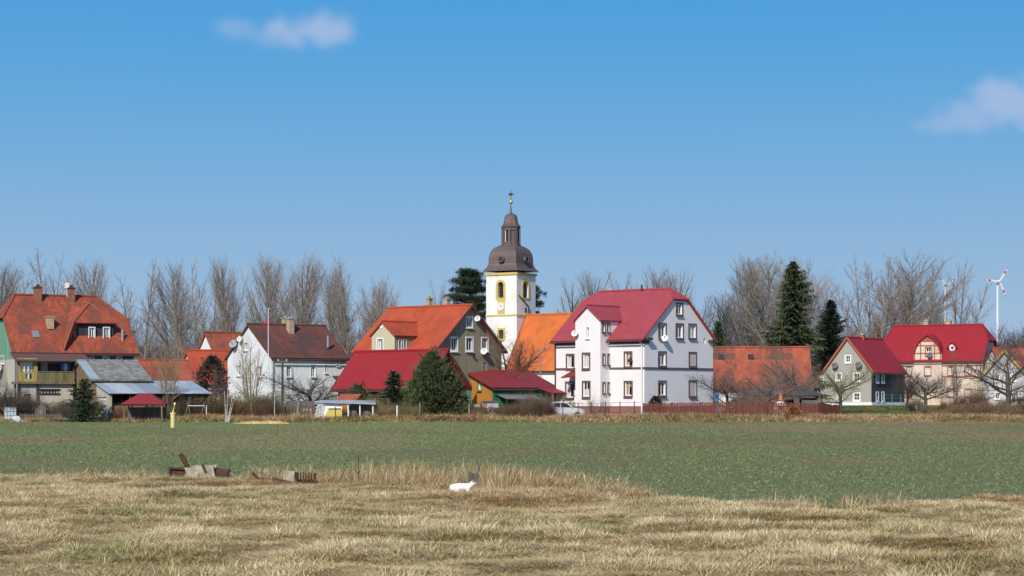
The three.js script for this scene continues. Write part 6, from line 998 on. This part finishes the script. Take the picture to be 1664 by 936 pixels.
{
  const r = rng(2024), lie = [[], []], up = [[], []], stalk = [], crop = [[], []], verge = [[], []], lawn = [];
  const STRAW = [.60, .455, .235], PALE = [.71, .58, .35], GREEN = [.32, .285, .10], RUSTY = [.46, .29, .14], DARK = [.36, .25, .125];
  const clear = [[325, 49, 62], [290, 49, 30], [470, 45, 60], [432, 46, 30], [770, 43.4, 18]];   // things that stand proud of the grass
  const near = (px, d) => clear.some(([p, e, w]) => Math.abs(px - p) < w && d > e - 2.6 && d < e + .3);
  for (let i = 0; i < 200000; i++) {                           // the meadow
    const px = -500 + r() * 2670, d1 = edgeDepth(px) + 1.9, d = Math.sqrt(lerp(19 * 19, d1 * d1, r())), x = (px - CX) * d / F, z = -d; if (d > edgeDepth(px) - .2 + 3.2 * (fbm(x * .9, z * .6, 95, 3) - .5) * 1.6) continue;
    const far = sstep(d1 - 15, d1 - 4, d), g = fbm(x * .8, z * .5, 71, 5), n2 = fbm(x * 1.3, z * 1.0, 75, 4), n3 = fbm(x * .3 + 9, z * .25, 78, 4);
    let c = mix(STRAW, PALE, sstep(.35, .7, n2)); c = mix(c, GREEN, sstep(.48, .7, g + (r() - .5) * .2) * (.8 - .4 * far)); c = mix(c, RUSTY, sstep(.46, .66, n3 + (r() - .5) * .15) * (.3 + .5 * far)); c = mix(c, DARK, r() < .14 ? .6 : 0); c = tone(c, .82 + .36 * r());
    const clump = .15 + .75 * sstep(.4, .66, n2), s = (.7 + .5 * r()) * (near(px, d) ? .6 : 1), flow = 5 * fbm(x * .6 + 30, z * .5, 79, 2);
    if (r() < .86 - .22 * clump) lie[r() < .5 ? 0 : 1].push([x, ground(x, z), z, s * 1.1, s * (.3 + .3 * clump), flow + (r() - .5) * 2.2, c]); else up[r() < .5 ? 0 : 1].push([x, ground(x, z), z, s * .9, s * (.2 + .36 * clump), r() * 6.28, c]);
  }
  for (let i = 0; i < 4300; i++) {                             // tall dry grass along the field edge
    const wide = r() < .72, px = wide ? 380 + r() * 660 : -450 + r() * 2560, e = edgeDepth(px), d = e + (wide ? -3.2 + 8.2 * Math.pow(r(), 1.2) : -1.2 + r() * 1.5), x = (px - CX) * d / F, z = -d, n = fbm(x * .8, z * .7, 81, 3); if (n < (wide ? .5 : .5) || near(px, d)) continue;
    const taper = wide ? Math.sin(Math.PI * clamp((px - 370) / 680)) : .36; if (d > e && r() > taper) continue;
    stalk.push([x, ground(x, z), z, .8 + .5 * r(), (.3 + .7 * Math.pow(r(), 1.6)) * (.3 + .55 * taper) * (.5 + .7 * n), r() * 6.28, tone(mix(mix(STRAW, [.36, .23, .125], .25 + r() * .75), PALE, r() * .35), .7 + .5 * r())]);
  }
  for (let i = 0; i < 270000; i++) {                           // the winter crop
    const px = -500 + r() * 2670, e = edgeDepth(px) - .9, d = Math.sqrt(lerp(e * e, FIELD_END * FIELD_END, r())), x = (px - CX) * d / F, z = -d;
    if (d < edgeDepth(px) + .2 + 2.6 * (fbm(x * .9, z * .6, 95, 3) - .5) * 1.6) continue;
    const bald = fbm(x * .13 + 3, z * .07, 91, 5) + .11 * sstep(0, 18, x) * (1 - sstep(150, 163, d)) + .1 * sstep(58, 44, d) * (.5 - r()) , f2 = fbm(x * .7, z * .5, 93, 3); const brown = sstep(.52, .66, bald + (f2 - .5) * .3);
    if (r() < brown * .6) continue;
    let c = mix([.135, .212, .07], [.225, .30, .105], r()); c = mix(c, [.36, .36, .18], r() < .12 ? .7 : 0); c = mix(c, [.29, .20, .12], brown * (r() < .75 ? .9 : .2));  // pale flecks: sparkle of the leaves put into some plants' colour
    const s = .7 + .6 * r(); crop[r() < .5 ? 0 : 1].push([x, .01 + (d < 54 ? Math.max(0, ground(x, z)) : 0), z, s, s * (.8 + .5 * r()), r() * 6.28, tone(c, .8 + .4 * r())]);
  }
  for (let i = 0; i < 26000; i++) {                            // the bank before the gardens
    const x = (r() * 2 - 1) * 58, d = 162.6 + 13 * Math.pow(r(), .8), z = -d, n = fbm(x * .25, d * .3, 97, 3), n2 = fbm(x * .9, d * .5, 98, 3); if (d < 163.8 + 1.5 * n && r() < .5) continue;
    let c = mix(mix(STRAW, [.40, .27, .14], r()), [.26, .22, .09], sstep(.45, .62, n) * .7); c = mix(c, [.27, .14, .09], sstep(.58, .7, n2) * .6); const s = .8 + .7 * r();
    verge[r() < .6 ? 0 : 1].push([x, ground(x, z) - .01, z, s * 1.3, s * (.55 + 1.0 * n2), r() * 6.28, tone(c, .75 + .5 * r())]);
  }
  for (let i = 0; i < 30000; i++) { const x = (r() * 2 - 1) * 62, d = 174 + r() * 96, z = -d; if (x < 20 && d > 200) continue; const n = fbm(x * .2, d * .1, 99, 3); lawn.push([x, ground(x, z) - .01, z, 1.6, .8 + .6 * r(), r() * 6.28, tone(mix([.13, .16, .05], [.28, .22, .10], sstep(.45, .62, n)), .8 + .4 * r())]); }
  const A = ribbons(301, 20, { h: .25, w: .0036, spread: .17, bend: 1.2, lay: 1.0, seg: 3, dir: 1 }), B = ribbons(302, 20, { h: .22, w: .0038, spread: .19, bend: 1.8, lay: .8, seg: 3, dir: 1 });
  scatter('meadow_grass', 'matted pale dry grass covering the foreground meadow', 'grass', A, lie[0]); scatter('meadow_grass', 'bent straw-coloured grass mixed through the foreground meadow', 'grass', B, lie[1]);
  scatter('grass_tufts', 'upright pale tufts standing in the foreground meadow', 'grass', ribbons(303, 30, { h: .26, w: .0042, spread: .09, bend: .9, lay: .1 }), up[0]); scatter('grass_tufts', 'coarser upright tufts scattered over the foreground meadow', 'grass', ribbons(304, 24, { h: .3, w: .005, spread: .12, bend: 1.3, lay: .25 }), up[1]);
  scatter('tall_grass', 'tall dry grass stalks along the field edge', 'grass', ribbons(305, 11, { h: .66, w: .004, spread: .16, bend: .55, lay: .02, seg: 3 }), stalk);
  scatter('winter_crop', 'low green crop plants covering the field', 'crop', ribbons(306, 16, { h: .11, w: .0065, spread: .1, bend: 1.3, lay: .35, seg: 2 }), crop[0]); scatter('winter_crop', 'broader-leaved green crop plants mixed through the field', 'crop', ribbons(307, 13, { h: .10, w: .009, spread: .11, bend: 1.8, lay: .5, seg: 2 }), crop[1]);
  scatter('bank_grass', 'dry tan grass on the low bank before the gardens', 'grass', ribbons(308, 22, { h: .30, w: .011, spread: .22, bend: 1.2, lay: .35, seg: 2 }), verge[0]); scatter('bank_grass', 'upright dry grass tufts on the low bank', 'grass', ribbons(309, 20, { h: .34, w: .010, spread: .15, bend: .7, lay: .1, seg: 2 }), verge[1]);
  scatter('yard_grass', 'short grass on the village yards behind the bank', 'grass', ribbons(310, 18, { h: .16, w: .012, spread: .25, bend: 1.2, lay: .3, seg: 2 }), lawn);
}

// ---------------------------------------------------------------- rubble in the meadow
const chunk = (w, h, d, seed, k = .06) => { const g = new THREE.BoxGeometry(w, h, d, 6, 5, 5), p = g.attributes.position; for (let i = 0; i < p.count; i++) { const x = p.getX(i), y = p.getY(i), z = p.getZ(i), n = fbm(x * 5 + seed, y * 5 + z * 3, seed, 3) - .5, m = fbm(z * 5 + seed, x * 5 + y * 2, seed + 3, 3) - .5; p.setXYZ(i, x + n * k, y + m * k, z + n * m * k * 3 + m * k); } g.computeVertexNormals(); return g; };
{
  const d = 49, at = (px, py) => { const p = P(px, py, d); return p; }, base = onG(325, d), L = (px, py, dz = 0) => at(px, py).sub(base).add(V(0, 0, dz));
  const o = thing('concrete_block', 'broken pale concrete block with dark open end left in the meadow', 'concrete', base), c = L(327, 763), e = L(360, 764);
  mesh('block', chunk(.68, .36, .45, 5, .2).rotateZ(.05).translate(c.x, .05, 0), M.concrete, o); mesh('dark_end', chunk(.34, .26, .4, 8, .2).rotateZ(-.12).translate(e.x, .03, -.02), M.rust, o); mesh('iron_stub', box(.06, .2, .05, L(334, 760).x, .22, .27, 0, 0, .4), M.rust, o);
  const t = thing('steel_beam', 'rusty steel beam leaning up out of the grass', 'beam', onG(302, d)), tb = P(305, 757, d).sub(t.position), te = P(293, 737, d).sub(t.position); const ibeam = (a, b, w, h) => { const dd = b.clone().sub(a).normalize(), sd = V(0, 0, 1), up = dd.clone().cross(sd).normalize(); return [beam(a, b, h, .03), beam(a.clone().addScaledVector(up, h / 2), b.clone().addScaledVector(up, h / 2), .03, w), beam(a.clone().addScaledVector(up, -h / 2), b.clone().addScaledVector(up, -h / 2), .03, w)]; };
  mesh('beam', [bar(tb.clone().add(V(.05, -.15, 0)), te, .055, .05, 5), bar(tb.clone().add(V(.1, -.15, .02)), te.clone().add(V(.06, -.03, .02)), .03, .03, 4)], M.rust, t);
  const u = thing('steel_girder', 'rusty girder lying left of the concrete block', 'beam', onG(290, d)), a = P(275, 760, d).sub(u.position), b = P(306, 762, d).sub(u.position); mesh('top_flange', beam(a, b, .16, .04), M.rust, u); mesh('web', beam(a.clone().add(V(0, -.08, 0)), b.clone().add(V(0, -.08, 0)), .03, .15), M.rust, u); mesh('foot', box(.05, .3, .14, a.x + .02, a.y - .14, a.z), M.rust, u); mesh('foot', box(.05, .3, .14, b.x - .04, b.y - .14, b.z), M.rust, u);
  const d2 = 45, k = thing('concrete_post', 'squat pale concrete post end with rusty bar in the meadow', 'concrete', onG(469, d2)); mesh('block', chunk(.24, .36, .26, 12, .13).rotateZ(-.22).translate(0, .07, 0), M.concrete, k); const f = P(445, 779, d2).sub(k.position), g = P(474, 785, d2).sub(k.position); mesh('iron_bar', beam(f.add(V(0, 0, .2)), g.add(V(0, 0, .2)), .07, .09), M.rust, k);
  const v = thing('rusty_coil', 'coil of rusty springs right of the concrete post', 'scrap', onG(497, d2)), tube = (pts, r, s = 40) => new THREE.TubeGeometry(new THREE.CatmullRomCurve3(pts), s, r, 5); const pts = []; for (let i = 0; i < 40; i++) pts.push(V(-.17 + i * .0088, .14 + Math.cos(i * .95) * .1, Math.sin(i * .95) * .1)); mesh('spring', tube(pts, .014, 200), M.rust, v); mesh('bracket', [box(.03, .3, .2, -.2, .1, 0), box(.03, .26, .18, .2, .1, 0)], M.rust, v);
  const w = thing('broken_beam', 'dark rusty strip lying between the two concrete pieces', 'scrap', onG(432, 46)); mesh('strip', [bar(V(-.2, .06, 0), V(.26, .02, .1), .045, .04, 5), bar(V(-.3, .2, 0), V(-.15, .05, .02), .035, .03, 5)], M.rust, w);
  const s = thing('tree_stump', 'dark broken stump with a bent stick in the tall grass', 'stump', onG(770, 43.4)); mesh('stump', chunk(.2, .34, .2, 21, .14).translate(.0, .12, 0), M.barkDark, s); mesh('fallen_piece', chunk(.28, .14, .18, 23, .1).rotateZ(-.4).translate(-.12, .02, .12), M.barkDark, s); mesh('stick', tube([V(.05, .2, 0), V(.1, .36, 0), V(.09, .46, 0), V(.04, .55, 0)], .014, 12), M.barkDark, s);
  const q = thing('dry_stem', 'single long dry stem slanting at the bottom edge', 'stem', onG(1180, 21.6)); mesh('stem', tube([V(-.06, 0, 0), V(.12, .1, 0), V(.3, .23, -.02)], .0045, 10), mat([.16, .10, .055], .9), q);
  const tw = thing('thin_sapling', 'thin dark leafless sapling in the tall grass', 'sapling', onG(582, 45)), ts = []; tubeSeg(ts, V(0, -.1, 0), V(.01, .62, 0), .012, .005, 4); const rr = rng(8); for (let i = 0; i < 16; i++) { const y = .18 + .44 * rr(), an = rr() * 6.28; tubeSeg(ts, V(.005, y, 0), V(Math.cos(an) * .13, y + .14, Math.sin(an) * .13), .005, .002, 3); } mesh('stem', geoFrom(ts), T.dark, tw);
}
// ---------------------------------------------------------------- the white cat, crouched low, walking to the right
{
  const o = thing('cat', 'white cat with grey head and tail crouching in the dry grass', 'cat', onG(750, 40.2).add(V(0, -.035, 0)), .12);
  // joints in metres: x forward, y up
  const J = { rump: [-.17, .155, 0, .075], back: [-.06, .165, 0, .078], mid: [.04, .17, 0, .072], chest: [.13, .175, 0, .068], neck: [.19, .215, 0, .042], head: [.235, .25, 0, .047], muzzle: [.272, .236, 0, .026] };
  const bones = [['rump', 'back'], ['back', 'mid'], ['mid', 'chest'], ['chest', 'neck'], ['neck', 'head'], ['head', 'muzzle']].map(([a, b]) => [J[a], J[b]]);
  const leg = (x, z, kx, fx, fr) => fr ? [[[x, .15, z, .036], [kx, .085, z, .024]], [[kx, .085, z, .022], [fx, .02, z, .017]], [[fx, .02, z, .017], [fx + .03, .012, z, .016]]] : [[[x, .14, z, .05], [kx, .09, z, .032]], [[kx, .09, z, .028], [kx - .07, .055, z, .019]], [[kx - .07, .055, z, .018], [fx, .015, z, .016]], [[fx, .015, z, .016], [fx + .035, .012, z, .016]]];
  bones.push(...leg(.13, .045, .12, .16, true), ...leg(.14, -.045, .16, .11, true), ...leg(-.16, .05, -.1, -.13, false), ...leg(-.17, -.05, -.13, -.19, false));
  for (const s of [-1, 1]) bones.push([[.222, .285, s * .026, .018], [.218, .318, s * .032, .005]]);
  const tail = [[-.23, .15, 0, .022], [-.29, .11, .01, .019], [-.33, .06, .03, .016], [-.36, .035, .06, .012]]; for (let i = 0; i < 3; i++) bones.push([tail[i], tail[i + 1]]);
  const sd = (x, y, z) => { let v = 0; for (const [a, b] of bones) { const bx = b[0] - a[0], by = b[1] - a[1], bz = b[2] - a[2], t = clamp(((x - a[0]) * bx + (y - a[1]) * by + (z - a[2]) * bz) / (bx * bx + by * by + bz * bz)), q = Math.hypot(x - a[0] - bx * t, y - a[1] - by * t, z - a[2] - bz * t) - lerp(a[3], b[3], t); v += Math.exp(-q * 90); } return -Math.log(v) / 90; };
  const { MarchingCubes } = await import('three/addons/objects/MarchingCubes.js');
  const N = 80, mc = new MarchingCubes(N, new THREE.MeshStandardMaterial(), false, false, 60000); mc.isolation = 0; const S = .40, C = [-.04, .17, 0];
  for (let k = 0; k < N; k++) for (let j = 0; j < N; j++) for (let i = 0; i < N; i++) { const h = N / 2; mc.field[i + j * N + k * N * N] = -sd((i - h) / h * S + C[0], (j - h) / h * S + C[1], (k - h) / h * S + C[2]); }
  mc.update();
  const g = new THREE.BufferGeometry(), n = mc.count, p = mc.positionArray.slice(0, n * 3), nr = mc.normalArray.slice(0, n * 3), col = new Float32Array(n * 3);
  for (let i = 0; i < n; i++) { const x = p[i * 3] * S + C[0], y = p[i * 3 + 1] * S + C[1], z = p[i * 3 + 2] * S + C[2]; p[i * 3] = x; p[i * 3 + 1] = y; p[i * 3 + 2] = z; const grey = Math.max(sstep(.245, .285, y) * sstep(.19, .21, x), sstep(-.225, -.245, x), sstep(.255, .268, x) * .2), c = mix([.78, .76, .72], [.20, .16, .14], grey); col.set(c, i * 3); }
  g.setAttribute('position', new THREE.BufferAttribute(p, 3)); g.setAttribute('normal', new THREE.BufferAttribute(nr, 3)); g.setAttribute('color', new THREE.BufferAttribute(col, 3));
  const m = new THREE.Mesh(g, new THREE.MeshStandardMaterial({ vertexColors: true, roughness: .95 })); m.name = 'body'; o.add(m);
  for (const s of [-1, 1]) mesh('eye', new THREE.SphereGeometry(.007, 8, 6).translate(.272, .258, s * .022), M.black, o); mesh('nose', new THREE.SphereGeometry(.007, 8, 6).translate(.297, .238, 0), mat([.4, .18, .16], .6), o);
}

scene.traverse((o) => { if (o.isMesh) { o.castShadow = true; o.receiveShadow = true; } });
renderer.render(scene, camera);
